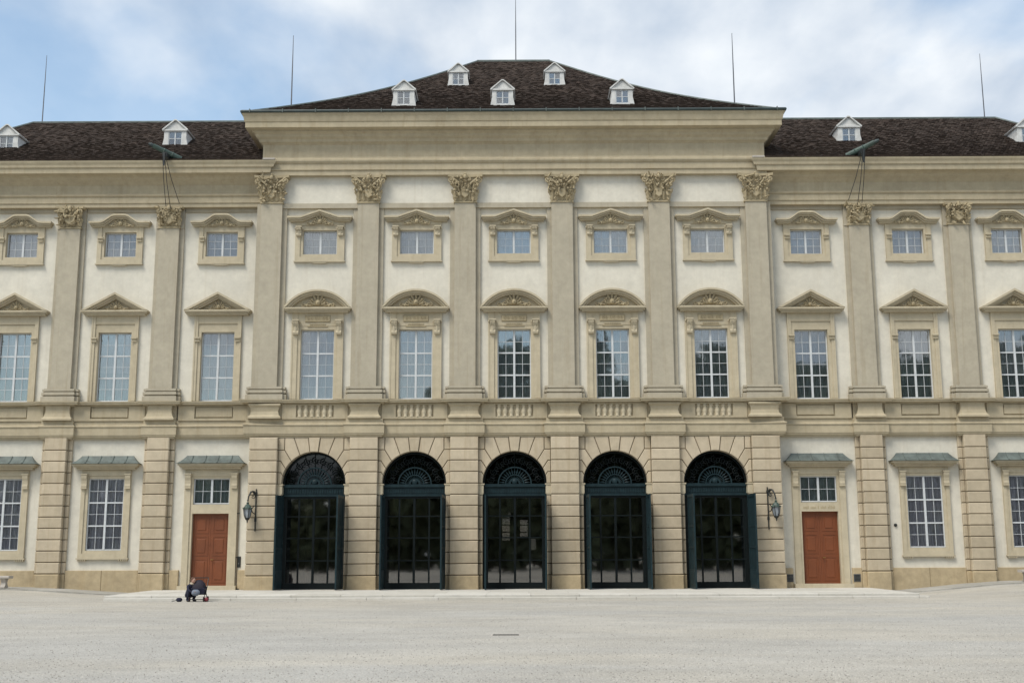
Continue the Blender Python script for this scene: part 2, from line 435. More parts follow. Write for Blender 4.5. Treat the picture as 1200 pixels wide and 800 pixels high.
def middle_window(x, yw, central, curtain_or_reflection):
    """first-floor window: opening z 9.12..12.58"""
    z0, z1 = 9.12, 12.58; hw = .825; ohw = 1.24 if central else 1.135
    def surr():
        mb = MB(); y0, y1 = -.12, .30
        top = 13.42
        mb.box(-ohw, -hw-.16, y0, y1, z0, top); mb.box(hw+.16, ohw, y0, y1, z0, top)
        mb.box(-hw-.16, -hw, y0+.05, y1, z0, z1); mb.box(hw, hw+.16, y0+.05, y1, z0, z1)
        mb.box(-hw-.16, hw+.16, y0+.05, y1, z1, z1+.18)
        if central:
            mb.box(-hw-.159, hw+.159, y0+.03, y1, z1+.181, top)
        else:
            mb.box(-hw-.159, hw+.159, y0+.065, y1, z1+.181, z1+.42)
            mb.box(-hw-.158, hw+.158, y0+.01, y1, z1+.421, z1+.45); mb.box(-hw-.157, hw+.157, y0+.03, y1, z1+.451, top)
        # outer listel
        mb.box(-ohw-.04, -ohw+.03, y0-.02, y1, z0, top); mb.box(ohw-.03, ohw+.04, y0-.02, y1, z0, top)
        return mb.mesh('window', 'surround')
    win = add('window', cached(('mw', central), surr), palace, (x, yw, 0))
    sash(win, hw, z0+.02, z1, 4, 6, 3, .16, curtain_or_reflection, 0, mt=.006 if curtain_or_reflection[0][0] == 'sky_blind' and len(curtain_or_reflection) == 1 else .010)  # thinner bars imitate their fading in the sky reflection
    def ped():
        mb = MB(); W = 1.66
        # horizontal cornice
        for a, z_0, z_1, p in ((W-.14, 13.42, 13.5, -.30), (W-.05, 13.501, 13.57, -.38), (W, 13.571, 13.65, -.44)):
            mb.box(-a, a, p, .02, z_0, z_1)
        if central:
            c = W; h = .9; Rr = (c*c+h*h)/(2*h); zc = 13.65+h-Rr
            def arc(r, zlo):
                a = math.asin(min(1, c/Rr)); o = []
                for i in range(25):
                    t = -a+2*a*i/24; o.append((r*sin(t), zc+r*cos(t)))
                return o
            for r0, r1, p in ((Rr-.09, Rr, -.46), (Rr-.19, Rr-.091, -.36), (Rr-.27, Rr-.191, -.26)):
                o = arc(r1, 0); i_ = arc(r0, 0)
                loops = [[(o[k][0], p, max(o[k][1], 13.652)), (o[k][0], .02, max(o[k][1], 13.652)), (i_[k][0], .02, max(i_[k][1], 13.651)), (i_[k][0], p, max(i_[k][1], 13.651))] for k in range(25)]
                mb.strip(loops, True, True)
            field = [q for q in arc(Rr-.2, 0) if q[1] > 13.66]
            mb.prism([(field[0][0], 13.655)] + [(field[-1][0], 13.655)] + list(reversed(field)), -.06, .02)
        else:
            A = 14.56
            for t0, t1, p in ((0, .10, -.46), (.101, .19, -.36), (.191, .27, -.26)):
                s_ = (A-13.65)/W
                for sg in (-1, 1):
                    # raking cornice as sloped slab
                    dz0 = t0*1.14; dz1 = t1*1.14
                    pts = [(sg*(W-dz0/s_*0), 13.652) if False else (sg*max(W-dz1/s_, 0), 13.652), (sg*max(W-dz0/s_, 0), 13.652), (0, A-dz0), (0, A-dz1)]
                    if sg < 0: pts = pts[::-1]
                    mb.prism(pts, p, .02)
            mb.prism([(-W+.5, 13.655), (W-.5, 13.655), (0, A-.28)], -.06, .02)
        return mb.mesh('pediment', 'surround')
    add('pediment', cached(('mp', central), ped), win)
    def orn():
        mb = MB()
        orn_shell(mb, 0, -.12, 13.80 if central else 13.75, 1.2 if central else .9)
        return mb.mesh('ornament', 'carved', True)
    add('ornament', cached(('mo', central), orn), win)
    if central:
        cm = cached('con_c', lambda: console_mesh(.66, .27, .24).mesh('console', 'surround'))
        for sg in (-1, 1): add('console', cm, win, (sg*1.06, -.12, 12.98))
        def lint():
            mb = MB(); mb.cbox(-.62, .62, -.155, -.06, 12.96, 13.28, .03)
            for k in range(6):
                xx = -.46+.185*k; mb.scroll(xx, -.165, 13.13, .075, 1 if k % 2 else -1, 1.1, .022)
            for k in range(9): mb.box(-.36+.09*k-.025, -.36+.09*k+.025, -.14, -.05, 12.80, 12.87)
            mb.box(-.5, .5, -.12, -.05, 12.72, 12.77)
            return mb.mesh('lintel_relief', 'carved')
        add('lintel_relief', cached('lint', lint), win)
    else:
        cm = cached('con_w', lambda: console_mesh(.10, .24, .10, False).mesh('bracket', 'surround'))
        for sg in (-1, 1): add('bracket', cm, win, (sg*1.0, -.12, 12.24))
    return win

def upper_window(x, yw, central, curtain_or_reflection):
    hw = .85 if central else .80; z0, z1 = (16.42, 17.66) if central else (16.46, 17.74)
    ow = 1.235 if central else 1.15
    def surr():
        mb = MB(); y0, y1 = -.12, .3; zb = z0-.36; top = z1+.1
        mb.box(-ow, -hw-.14, y0, y1, zb, z1+.25); mb.box(hw+.14, ow, y0, y1, zb, z1+.25)
        mb.box(-hw-.14, -hw, y0+.05, y1, z0-.14, z1+.25); mb.box(hw, hw+.14, y0+.05, y1, z0-.14, z1+.25)
        mb.box(-hw, hw, y0+.05, y1, z0-.14, z0); mb.box(-hw-.14, hw+.14, y0, y1, zb, z0-.141)
        mb.box(-hw, hw, y0+.05, y1, z1, z1+.25)
        mb.box(-ow-.05, ow+.05, y0-.05, y1, zb-.05, zb-.001)
        mb.prism([(-.45, zb-.052), (-.3, zb-.11), (.3, zb-.11), (.45, zb-.052)], y0-.03, y1)
        if central:
            fz = [(-ow-.0, z1+.25), (ow, z1+.25), (ow, z1+.5), (.85, z1+.5), (0, z1+.9), (-.85, z1+.5), (-ow, z1+.5)]
        else:
            fz = [(-ow, z1+.25), (ow, z1+.25), (ow, z1+.42), (.9, z1+.42), (.35, z1+.78), (-.35, z1+.78), (-.9, z1+.42), (-ow, z1+.42)]
        mb.prism(fz, y0+.02, y1)
        return mb.mesh('window', 'surround')
    win = add('window', cached(('uw', central), surr), palace, (x, yw, 0))
    sash(win, hw, z0+.01, z1, 4, 3, 1, .15, curtain_or_reflection, 0, mt=.006 if central else .010)  # central bars thinned as if washed out by reflected sky
    def ped():
        mb = MB(); E = 1.62 if central else 1.55
        if central: line = [(-E, z1+.66), (-.95, z1+.66), (-.5, z1+.82), (0, z1+.99), (.5, z1+.82), (.95, z1+.66), (E, z1+.66)]
        else: line = [(-E, z1+.5), (-1.02, z1+.5), (-.85, z1+.54), (-.42, z1+.84), (-.28, z1+.88), (.28, z1+.88), (.42, z1+.84), (.85, z1+.54), (1.02, z1+.5), (E, z1+.5)]
        for dz0, dz1, p in ((-.09, 0, -.42), (-.17, -.091, -.34), (-.24, -.171, -.24)):
            loops = [[(x_, p, z_+dz0), (x_, .02, z_+dz0), (x_, .02, z_+dz1), (x_, p, z_+dz1)] for x_, z_ in line]
            sc_ = 1-(-dz1)*.35
            loops = [[(q[0]*sc_, q[1], q[2]) for q in lp] for lp in loops]
            mb.strip(loops, True, True)
        return mb.mesh('pediment', 'surround')
    add('pediment', cached(('up', central), ped), win)
    def orn():
        mb = MB(); orn_shell(mb, 0, -.14, z1+.32, .98); return mb.mesh('ornament', 'carved', True)
    add('ornament', cached(('uo', central), orn), win)
    if central:
        cm = cached('con_u', lambda: console_mesh(.42, .25, .2).mesh('console', 'surround'))
        for sg in (-1, 1): add('console', cm, win, (sg*1.05, -.12, z1+.1))
    else:
        cm = cached('con_uw', lambda: console_mesh(.10, .22, .10, False).mesh('bracket', 'surround'))
        for sg in (-1, 1): add('bracket', cm, win, (sg*.98, -.12, z1-.35))
    return win

def hood_mesh():
    mb = MB()
    for a, z_0, z_1, p in ((1.42, 5.76, 5.86, -.28), (1.52, 5.861, 5.93, -.40), (1.60, 5.931, 6.02, -.48)):
        mb.box(-a, a, p, .02, z_0, z_1)
    return mb
def hood_roof():
    mb = MB(); n = 6; loops = []
    for i in range(n+1):
        t = i/n; z = 6.03+.40*(t**1.5)
        hx = 1.68-.42*t; yy = -.56+.5*t
        loops.append([(-hx, yy, z), (hx, yy, z), (hx, .02, z), (-hx, .02, z)])
    mb.strip(loops, True, True)
    return mb.mesh('copper_hood', 'copper')
def hood_seam(): 
    mb = MB(); mb.tube([(0, -.57, 6.055), (0, -.42, 6.095), (0, -.25, 6.25), (0, -.10, 6.43)], .018, 5); return mb.mesh('seam', 'copper')
def put_hood(p):
    add('hood_cornice', cached('hc', lambda: hood_mesh().mesh('hood_cornice', 'surround')), p)
    add('copper_hood', cached('hr', hood_roof), p)
    for k in (-.95, -.3, .32, .97): add('seam', cached('hs', hood_seam), p, (k, 0, 0))

def ground_window(x, yw, curtain_or_reflection, zb=1.87, zt=5.33):
    hw = .87
    def surr():
        mb = MB(); y0, y1 = -.12, .3; o = 1.2
        mb.box(-o, -hw-.15, y0, y1, zb-.35, 5.75); mb.box(hw+.15, o, y0, y1, zb-.35, 5.75)
        mb.box(-hw-.15, -hw, y0+.05, y1, zb-.13, zt+.13); mb.box(hw, hw+.15, y0+.05, y1, zb-.13, zt+.13)
        mb.box(-hw, hw, y0+.05, y1, zt, zt+.13); mb.box(-hw, hw, y0+.05, y1, zb-.13, zb)
        mb.box(-hw-.15, hw+.15, y0+.01, y1, zt+.131, 5.75); mb.box(-hw-.15, hw+.15, y0, y1, zb-.35, zb-.131)
        mb.box(-o-.06, o+.06, y0-.04, y1, zb-.42, zb-.351)
        for sg in (-1, 1):
            for k in range(5): mb.box(sg*1.0-.2+.09*k, sg*1.0-.155+.09*k, y0-.03, y1-.1, zb-.50, zb-.421)
        return mb.mesh('window', 'surround')
    win = add('window', cached(('gw', zb), surr), palace, (x, yw, 0))
    sash(win, hw, zb+.01, zt, 4, 6, 3, .02, curtain_or_reflection, 0)
    put_hood(win)
    cm = cached('con_g', lambda: console_mesh(.62, .26, .14, False).mesh('console', 'surround'))
    for sg in (-1, 1): add('console', cm, win, (sg*1.06, -.12, 5.50))
    return win

def small_door(x, yw, inscr):
    def surr():
        mb = MB(); y0, y1 = -.12, .35; hw = .885; o = 1.3
        mb.box(-o, -hw-.12, y0, y1, 0, 5.75); mb.box(hw+.12, o, y0, y1, 0, 5.75)
        mb.box(-hw-.12, -hw, y0+.05, y1, 0.0, 5.42); mb.box(hw, hw+.12, y0+.05, y1, 0.0, 5.42)
        mb.box(-hw, hw, y0+.05, y1, 3.62, 4.06); mb.box(-hw-.12, hw+.12, y0+.01, y1, 5.421, 5.75); mb.box(-hw, hw, y0+.05, y1, 5.32, 5.42)
        mb.box(-1.0, 1.0, y0-.02, y1, 3.98, 4.05) if False else None
        mb.box(-o-.1, o+.1, y0-.25, y1, 0.0, .19)
        return mb.mesh('doorway', 'surround')
    dw = add('doorway', cached('dw', surr), palace, (x, yw, 0))
    sash(dw, .885, 4.08, 5.32, 4, 2, 1, .04, [('dark', 0, 1)], 0)
    put_hood(dw)
    cm = cached('con_g', lambda: console_mesh(.62, .26, .14, False).mesh('console', 'surround'))
    for sg in (-1, 1): add('console', cm, dw, (sg*1.13, -.12, 5.50))
    def leafm():
        mb = MB(); h = 3.43; W_ = .878
        mb.box(0.004, W_, .03, .09, 0, h)
        for z_0, z_1 in ((.14, 1.28), (1.42, 2.35), (2.49, 3.28)):
            for a, b, c_, d_ in ((.10, W_-.10, z_0, z_0+.05), (.10, W_-.10, z_1-.05, z_1), (.10, .15, z_0+.05, z_1-.05), (W_-.15, W_-.10, z_0+.05, z_1-.05)):
                mb.box(a, b, .012, .03, c_, d_)
            mb.cbox(.24, W_-.24, .008, .03, z_0+.14, z_1-.14, .015)
        return mb.mesh('door_leaf', 'door')
    lm = cached('dl', leafm)
    add('door_leaf', lm, dw, (0, .1, .19)); add('door_leaf', lm, dw, (0, .1, .19), (0, 0, 0), (-1, 1, 1))
    add('handle', cached('dh', lambda: MB().tube([(.08, .10, 1.42), (.08, .03, 1.42), (.2, .03, 1.42)], .018, 6).mesh('handle', 'brass')), dw)
    if inscr:
        def ins():
            mb = MB(); random.seed(3); xx = -.78
            while xx < .76:
                if random.random() < .82: mb.box(xx, xx+.035, -.085, -.05, 3.75, 3.75+random.choice((.13, .15, .1)))
                xx += .07
            return mb.mesh('lintel_relief', 'carved')
        add('lintel_relief', ins(), dw)
    return dw

# --- pilasters
def shaft_mesh(z0, z1, f, s, yb):
    mb = MB()
    mb.box(-f, f, 0, yb, z0, z1)
    mb.box(-s, s, .18, yb+.001, z0, z1)
    return mb.mesh('pilaster', 'pilaster')
def base_mesh(s):
    mb = MB()
    for hw, z0, z1, y in ((.86, 9.07, 9.33, -.17), (.76, 9.331, 9.40, -.06), (.84, 9.401, 9.54, -.15), (.74, 9.541, 9.60, -.05), (.81, 9.601, 9.71, -.11)):
        hw *= s
        mb.box(-hw, hw, y, .31, z0, z1)
        mb.box(-hw-.14, hw+.14, y+.16, .312, z0, z1-.002)
    return mb.mesh('base', 'pilaster')
def capital_mesh(f, tw, h, seed, wing=False):
    """composite capital: bell, two rows of leaves, corner scrolls and a central mask under the abacus"""
    rnd = random.Random(seed); mb = MB()
    mb.strip([[(-f, 0, 0), (f, 0, 0), (f, .3, 0), (-f, .3, 0)], [(-f*1.0, 0, h*.5), (f*1.0, 0, h*.5), (f*1.0, .3, h*.5), (-f*1.0, .3, h*.5)],
              [(-tw*.8, -.10, h*.9), (tw*.8, -.10, h*.9), (tw*.8, .3, h*.9), (-tw*.8, .3, h*.9)]])
    mb.box(-f-.05, f+.05, -.05, .3, -.07, .0)
    # abacus with curved-in face
    n = 8; lo = []
    for i in range(n+1):
        t = -1+2*i/n; lo.append((t*tw, -.26+.12*(1-t*t)))
    pts = lo + [(tw, .3), (-tw, .3)]
    mb.strip([[(x, y, h*.905) for x, y in pts], [(x*1.02, y*1.05 if y < 0 else y, h) for x, y in pts]], True, True)
    k = 5 if not wing else 4
    for i in range(k):
        x = -f*.92+2*f*.92*i/(k-1)
        mb.leaf(x, -.03, .02, pi/2+rnd.uniform(-.12, .12), h*.40, f*.62, .17)
    for i in range(k-1):
        x = -f*.8+2*f*.8*i/(k-2)
        mb.leaf(x*.95, -.05, h*.25, pi/2-x*.45+rnd.uniform(-.1, .1), h*.46, f*.6, .22)
    for sg in (-1, 1):
        mb.scroll(sg*(tw-.15), -.20, h*.78, .16*h/1.3, sg, 1.6, .05, pi/2, 16, .03)
        mb.ball((sg*(tw-.15), -.24, h*.78), .05, 6, 4)
        # stalks crossing down to the middle
        mb.tube([(sg*(tw-.25), -.18, h*.86), (sg*f*.55, -.2, h*.66), (sg*f*.28, -.16, h*.5), (sg*f*.1, -.1, h*.32)], [.06, .055, .045, .03], 5)
        mb.scroll(sg*f*.34, -.17, h*.8, .12, -sg, 1.3, .035, pi/2)
        mb.leaf(sg*(f*.75), -.12, h*.45, pi/2-sg*.75, h*.36, .26, .2)
        mb.leaf(sg*(f*.95), -.02, h*.2, pi/2-sg*.5, h*.3, .22, .14)
    for _ in range(34):
        q = rnd.uniform(.05, .93); xx = rnd.uniform(-1, 1)*(f+(tw-f)*q)*.92
        if abs(xx) < .2 and q < .5: continue
        mb.leaf(xx, -.13-.12*q, h*q, rnd.uniform(0, 2*pi), rnd.uniform(.16, .30), rnd.uniform(.10, .16), rnd.uniform(.10, .2), 4)
    for _ in range(22):
        q = rnd.uniform(.3, .93)
        mb.ball((rnd.uniform(-1, 1)*(f+(tw-f)*q)*.9, -.2-rnd.random()*.1, h*q), rnd.uniform(.035, .07), 5, 4)
    for k in range(5): mb.leaf(0, -.20, h*.84, pi*(.1+.2*k), .2, .09, .08, 3)
    mb.ball((0, -.27, h*.9), .10, 8, 6, (1, .8, 1.2)); mb.ball((0, -.2, h*1.02), .07, 6, 4)
    if wing:
        mb.prism([(-.3, h*.55), (-.26, h*.25), (0, h*.08), (.26, h*.25), (.3, h*.55), (.15, h*.6), (-.15, h*.6)], -.2, 0, .03)
    else:
        mb.prism([(-.2, h*.46), (-.17, h*.2), (0, h*.1), (.17, h*.2), (.2, h*.46)], -.17, 0, .03)
    return mb.mesh('capital', 'carved')
def pedestal_mesh(central):
    """concave pedestal carrying the pilaster"""
    mb = MB(); z = [8.86, 8.78, 8.70, 8.5, 8.32, 8.22, 8.21, 8.14]
    if central: hw = [.78, .78, .70, .66, .70, .80, .80, .80]; oy = [-.20, -.20, -.12, -.08, -.12, -.22, -.22, -.22]
    else: hw = [.60, .60, .58, .60, .66, .74, .74, .74]; oy = [-.12, -.12, -.12, -.13, -.17, -.26, -.26, -.26]
    n = 9; L_ = []
    for a, b, c in zip(hw, oy, z): L_.append([(-a, b, c), (a, b, c), (a, .32, c), (-a, .32, c)])
    L_.reverse(); mb.strip(L_)
    mb.box(-.88, .88, .12, .33, 8.14, 8.86) if central else mb.box(-.78, .78, .12, .33, 8.14, 8.86)
    return mb.mesh('pedestal', 'cornice')

def ground_pier(x, y, courses, f, s, sides, plinth, plinthb=-.3):
    """core of mortar with each rusticated course as a block of its own"""
    y0 = -.10
    ys = .15
    mb = MB(); zt = courses[0]; zb = plinth
    mb.box(-f+.05, f-.05, y0+.05, .5, -.3, zt)
    for a, b in sides: mb.box(a+.02, b-.02, ys+.05, .501, -.3, zt)
    pier = add('pier', mb.mesh('pier', 'joint'), palace, (x, y, 0))
    g = .018
    for i in range(len(courses)-1):
        z1, z0 = courses[i], courses[i+1]
        if z0 < plinth-.01: break
        h = z1-z0
        def blk(strips, key):
            def b():
                m = MB(); m.cbox(-f, f, y0, ys+.02, g, h-g, .028)
                for a, c in strips: m.cbox(a, c, ys, .42, g, h-g, .028)
                return m.mesh('block', 'block')
            return cached(('blk', round(f, 3), round(h, 2), key), b)
        st = sides if (z1 <= 4.5 or f < .6) else [q for q in sides if len(q) > 2]
        st = [(a, b) if b-a < .4 or True else None for a, b in st]
        o = add('block', blk(st, tuple(st)), pier, (0, 0, z0))
    # plinth stone
    pm = MB(); pm.cbox(-f-.03, f+.03, y0-.04, ys+.02, plinthb, plinth-g, .04)
    for a, b in sides: pm.cbox(a, b, ys-.03, .45, plinthb, plinth-g, .03)
    add('plinth_block', pm.mesh('plinth_block', 'plinth'), pier)
    return pier

CC = [7.24, 6.63, 6.10, 5.55, 4.99, 4.46, 3.93, 3.39, 2.82, 2.28, 1.74, 1.20, .66]
WC = [7.33, 6.69] + [6.69-.5375*k for k in range(1, 12)]

# ================================================================== CENTRE
RA = 1.54; ZS = 4.99
def arcz(x): return ZS+math.sqrt(max(RA*RA-x*x, 0))
def arcpts(xa, xb, n=5):
    return [(xa+(xb-xa)*i/n, arcz(xa+(xb-xa)*i/n)) for i in range(n+1)]
def arch_bay(xc):
    """back wall with the arched opening, voussoirs and imposts of one bay"""
    mb = MB(); e = 1.80; yf, yb = .21, .75
    # wall: built from columns of quads around the arch
    n = 24
    xs = [-e] + [-(RA+.03)*cos(pi*i/n) for i in range(n+1)] + [e]
    lower = [4.4] + [ZS+(RA+.03)*sin(pi*i/n) for i in range(n+1)] + [4.4]
    top = 7.36
    pts = [(-e, top), (-e, 4.40), (-RA-.03, 4.40)] + [(xs[i], lower[i]) for i in range(1, n+2)] + [(RA+.03, 4.40), (e, 4.40), (e, top)]
    b = len(mb.v)
    for yy in (yf, yb):
        for (x_, z_) in pts[2:-2]: mb.v.append((x_, yy, z_))
        for (x_, z_) in pts[2:-2]: mb.v.append((x_, yy, top))
        mb.v += [(-e, yy, 4.4), (-e, yy, top), (e, yy, 4.4), (e, yy, top)]
    k = len(pts[2:-2]); m = 2*k+4
    for side in (0, 1):
        o = b+side*m
        for i in range(k-1): mb.f.append((o+i, o+i+1, o+k+i+1, o+k+i))
        mb.f.append((o+2*k, o, o+k, o+2*k+1)); mb.f.append((o+k-1, o+2*k+2, o+2*k+3, o+2*k-1))
    for i in range(k-1): mb.f.append((b+i, b+m+i, b+m+i+1, b+i+1))
    # jambs below the impost
    mb.box(-e, -RA-.03, .2, .75, -.1, 4.40); mb.box(RA+.03, e, .2, .75, -.1, 4.40)
    arch = add('arch', mb.mesh('arch', 'joint'), palace, (xc, 0, 0))
    V = []
    def mir(p): return [(-x, z) for x, z in reversed(p)]
    a1, a2, a3, a4 = .20, .68, 1.09, 1.36
    V.append(('keystone', [(-.29, 7.24)] + arcpts(-a1, a1) + [(.29, 7.24)], .10))
    r = [
        [(1.0, 7.24), (.29, 7.24)] + arcpts(a1, a2),
        [(1.44, 6.63), (1.44, 7.24), (1.0, 7.24)] + arcpts(a2, a3),
        [(1.75, 6.63), (1.75, 7.24), (1.44, 7.24), (1.44, 6.63)],
        [(1.62, 6.10), (1.75, 6.10), (1.75, 6.63), (1.44, 6.63)] + arcpts(a3, a4),
        [(1.60, 5.55), (1.75, 5.55), (1.75, 6.10), (1.62, 6.10)] + arcpts(a4, 1.49),
        [(RA, ZS), (1.75, ZS), (1.75, 5.55), (1.60, 5.55)] + arcpts(1.49, 1.537, 3)[:-1],
    ]
    for p in r: V.append(('voussoir', p, .15)); V.append(('voussoir', mir(p), .15))
    for i, (nm, p, y) in enumerate(V):
        def b(p=p, y=y):
            ar = sum(p[i][0]*p[(i+1) % len(p)][1]-p[(i+1) % len(p)][0]*p[i][1] for i in range(len(p)))
            q = p if ar > 0 else p[::-1]
            m_ = MB(); m_.prism(inset(q, .016), y, .6, .022); return m_.mesh(nm, 'block')
        add(nm, cached(('v', i), b), arch)
    # imposts
    def imp():
        m_ = MB()
        m_.cbox(1.50, 1.76, .12, .70, 4.50, 4.93, .01); m_.box(1.46, 1.765, .09, .71, 4.93, 4.985); m_.box(1.53, 1.76, .12, .70, 4.46, 4.499)
        return m_.mesh('impost', 'surround')
    im = cached('imp', imp)
    add('impost', im, arch); add('impost', im, arch, (0, 0, 0), (0, 0, 0), (-1, 1, 1))
    return arch

def gate(xc, lang, rang):
    """glazed iron portal: frame, transom, fanlight, panes and two outward-opened leaves"""
    y = .55
    def frm():
        mb = MB(); W = RA+.01
        mb.box(-W, -W+.12, -.02, .12, 0, 4.4); mb.box(W-.12, W, -.02, .12, 0, 4.4)
        mb.box(-W+.12, W-.12, -.02, .10, 0, .30); mb.box(-W+.12, W-.12, -.02, .10, 4.3, 4.4)
        mb.box(-.055, .055, -.03, .1, .3, 4.3)
        for x_ in (-.72, .72): mb.box(x_-.04, x_+.04, -.01, .08, .3, 4.3)
        for z_ in (1.35, 2.42, 3.45): mb.box(-W+.12, W-.12, .0, .07, z_-.03, z_+.03)
        for x_ in (-1.36, 1.36): mb.box(x_-.06, x_+.06, -.015, .09, .3, 4.3)
        return mb.mesh('gate', 'gate')
    g = add('gate', cached('gf', frm), palace, (xc, y, 0))
    def trans():
        mb = MB(); W = RA+.005
        mb.box(-W, W, -.10, .12, 4.401, 4.48); mb.box(-W, W, -.05, .12, 4.481, 4.84); mb.box(-W, W, -.14, .12, 4.841, 4.92); mb.box(-W, W, -.10, .12, 4.921, 4.985)
        for k in range(24): mb.box(-1.44+.12*k+.02, -1.44+.12*k+.085, -.085, -.05, 4.56, 4.78)
        return mb.mesh('transom', 'gatelite')
    add('transom', cached('gt', trans), g)
    def fan():
        mb = MB()
        def ring(r, t, y0=-.04, n=24):
            loops = []
            for i in range(n+1):
                a = pi*i/n; loops.append([(q*cos(a), yy, ZS+q*sin(a)) for q, yy in ((r-t, y0), (r+t, y0), (r+t, .04), (r-t, .04))])
            mb.strip(loops, True, True)
        ring(.80, .03); ring(.44, .025); ring(.24, .045)
        mb.ball((0, -.02, ZS+.10), .14, 8, 6, (1, .5, 1))
        for k in range(15):
            a = pi*(k+.5)/15; mb.tube([(.26*cos(a), 0, ZS+.26*sin(a)), (.80*cos(a), 0, ZS+.80*sin(a))], .016, 4)
            mb.ball((.63*cos(a), -.02, ZS+.63*sin(a)), .035, 5, 4); mb.leaf(.47*cos(a), -.03, ZS+.47*sin(a), a, .26, .08, .04, 3)
        return mb.mesh('fanlight', 'gatelite')
    def scrolls():
        mb = MB(); loops = []
        for i in range(25):
            a = pi*i/24; loops.append([(q*cos(a), yy, ZS+q*sin(a)) for q, yy in ((1.455, -.04), (1.525, -.04), (1.525, .04), (1.455, .04))])
        mb.strip(loops, True, True)
        for k in range(9):
            a = pi*(k+.5)/9; c_, s_ = cos(a), sin(a)
            mb.scroll(1.15*c_, -.02, ZS+1.15*s_, .19, 1, 1.5, .02, a); mb.scroll(1.13*cos(a+.17), -.02, ZS+1.13*sin(a+.17), .14, -1, 1.3, .018, a+pi)
            mb.tube([(.82*c_, 0, ZS+.82*s_), (1.48*c_, 0, ZS+1.48*s_)], .014, 4)
        return mb.mesh('fanlight_scrolls', 'gate')
    add('fanlight', cached('gfan', fan), g); add('fanlight_scrolls', cached('gscr', scrolls), g)
    cols = [(-1.30, -.76), (-.68, -.055), (.055, .68), (.76, 1.30)]; rows = [(.3, 1.32), (1.38, 2.39), (2.45, 3.42), (3.48, 4.3)]
    for a, b in cols:
        for c, d in rows:
            pm = cached(('gp', round(b-a, 2), round(d-c, 2)), lambda: MB().box(-(b-a)/2, (b-a)/2, -.004, .004, -(d-c)/2, (d-c)/2).mesh('pane', 'gateglass'))
            add('pane', pm, g, ((a+b)/2, .035, (c+d)/2), (R(random.gauss(0, .05)), 0, R(random.gauss(0, .08))))
    fg = cached('fg', lambda: MB().prism([(RA*.97*cos(pi*i/20), ZS+RA*.97*sin(pi*i/20)) for i in range(21)], .06, .068).mesh('fanlight_pane', 'fanglass'))
    add('fanlight_pane', fg, g)
    def lf():
        mb = MB(); W = 1.30; H = 4.38
        mb.box(0, W, 0, .07, 0, .9)
        mb.box(0, .10, 0, .07, .9, H); mb.box(W-.10, W, 0, .07, .9, H); mb.box(.1, W-.1, 0, .07, H-.12, H)
        for z_ in (1.9, 2.9): mb.box(.1, W-.1, .01, .06, z_-.05, z_+.05)
        for k in range(1, 8): mb.box(.1+1.1*k/8-.014, .1+1.1*k/8+.014, .02, .05, .9, H-.12)
        mb.cbox(.14, W-.14, -.015, .085, .14, .78, .012)
        for z_ in (.5, 2.2, 3.9): mb.tube([(-.02, .035, z_-.09), (-.02, .035, z_+.09)], .04, 6)
        mb.box(.10, W-.10, .028, .042, .9, H-.12)
        return mb.mesh('gate_leaf', 'gatelite')
    lm = cached('gl', lf)
    # hinged on the front arris of each jamb, swung outwards
    add('gate_leaf', lm, g, (-1.44, .06-y, .02), (0, 0, R(-lang)))
    add('gate_leaf', lm, g, (1.44, .06-y, .02), (0, 0, R(180+rang)))
    return g

for i, x in enumerate(CP):
    sd_ = []
    if i > 0: sd_.append((-.885, -.68))
    if i < 5: sd_.append((.68, .885))
    ground_pier(x, 0, CC, .68, .885, sd_, .66)
for i, x in enumerate(CB):
    arch_bay(x)
    gate(x, (94, 91, 89, 87, 86)[i], (86, 87, 89, 91, 94)[i])

# plaster wall of the centre and the sill-to-cornice openings
def wall_panel(bays, x0, x1, yf, yb, mat='plaster'):
    """one storeyed wall with rectangular holes: bays = [(xc, [(hw, z0, z1), ...])]"""
    mb = MB(); zb, zt = bays[0][2]
    x = x0
    for xc, holes, _ in bays:
        h = max(q[0] for q in holes); mb.box(x, xc-h, yf, yb, zb, zt); z = zb
        for hw, a, b in sorted(holes, key=lambda q: q[1]):
            mb.box(xc-h, xc+h, yf, yb, z, a)
            if hw < h: mb.box(xc-h, xc-hw, yf, yb, a, b); mb.box(xc+hw, xc+h, yf, yb, a, b)
            z = b
        mb.box(xc-h, xc+h, yf, yb, z, zt); x = xc+h
    mb.box(x, x1, yf, yb, zb, zt)
    return mb
bays = [(x, [(1.0, 9.08, 12.7), (1.0, 16.3, 17.8)], (9.0, 20.6)) for x in CB]
add('wall', wall_panel(bays, -12.66, 12.66, YW, YW+.5).mesh('wall', 'plaster'), palace)
for i, x in enumerate(CP):
    sh = add('pilaster', cached('sh', lambda: shaft_mesh(9.07, 19.02, .53, .76, .32)), palace, (x, 0, 0))
    add('base', cached('bs', lambda: base_mesh(1.0)), sh)
    add('capital', capital_mesh(.53, .86, 1.35, 11+i), sh, (0, 0, 19.06))
    add('pedestal', cached('pdc', lambda: pedestal_mesh(True)), palace, (x, 0, 0))
CURT_REFL_M = [[('sky_blind', 0, 1)], [('dark', 0, .66), ('sky_blind', .66, 1)], [('dark', 0, .82), ('sky_blind', .82, 1)], [('dark', 0, .84), ('sky_blind', .84, 1)], [('dark', 0, .84), ('sky_blind', .84, 1)]]  # sheets imitate reflections: pale sky above, dark skyline below
for i, x in enumerate(CB):
    middle_window(x, YW, True, CURT_REFL_M[i])
    upper_window(x, YW, True, [('blind', 0, 1)])

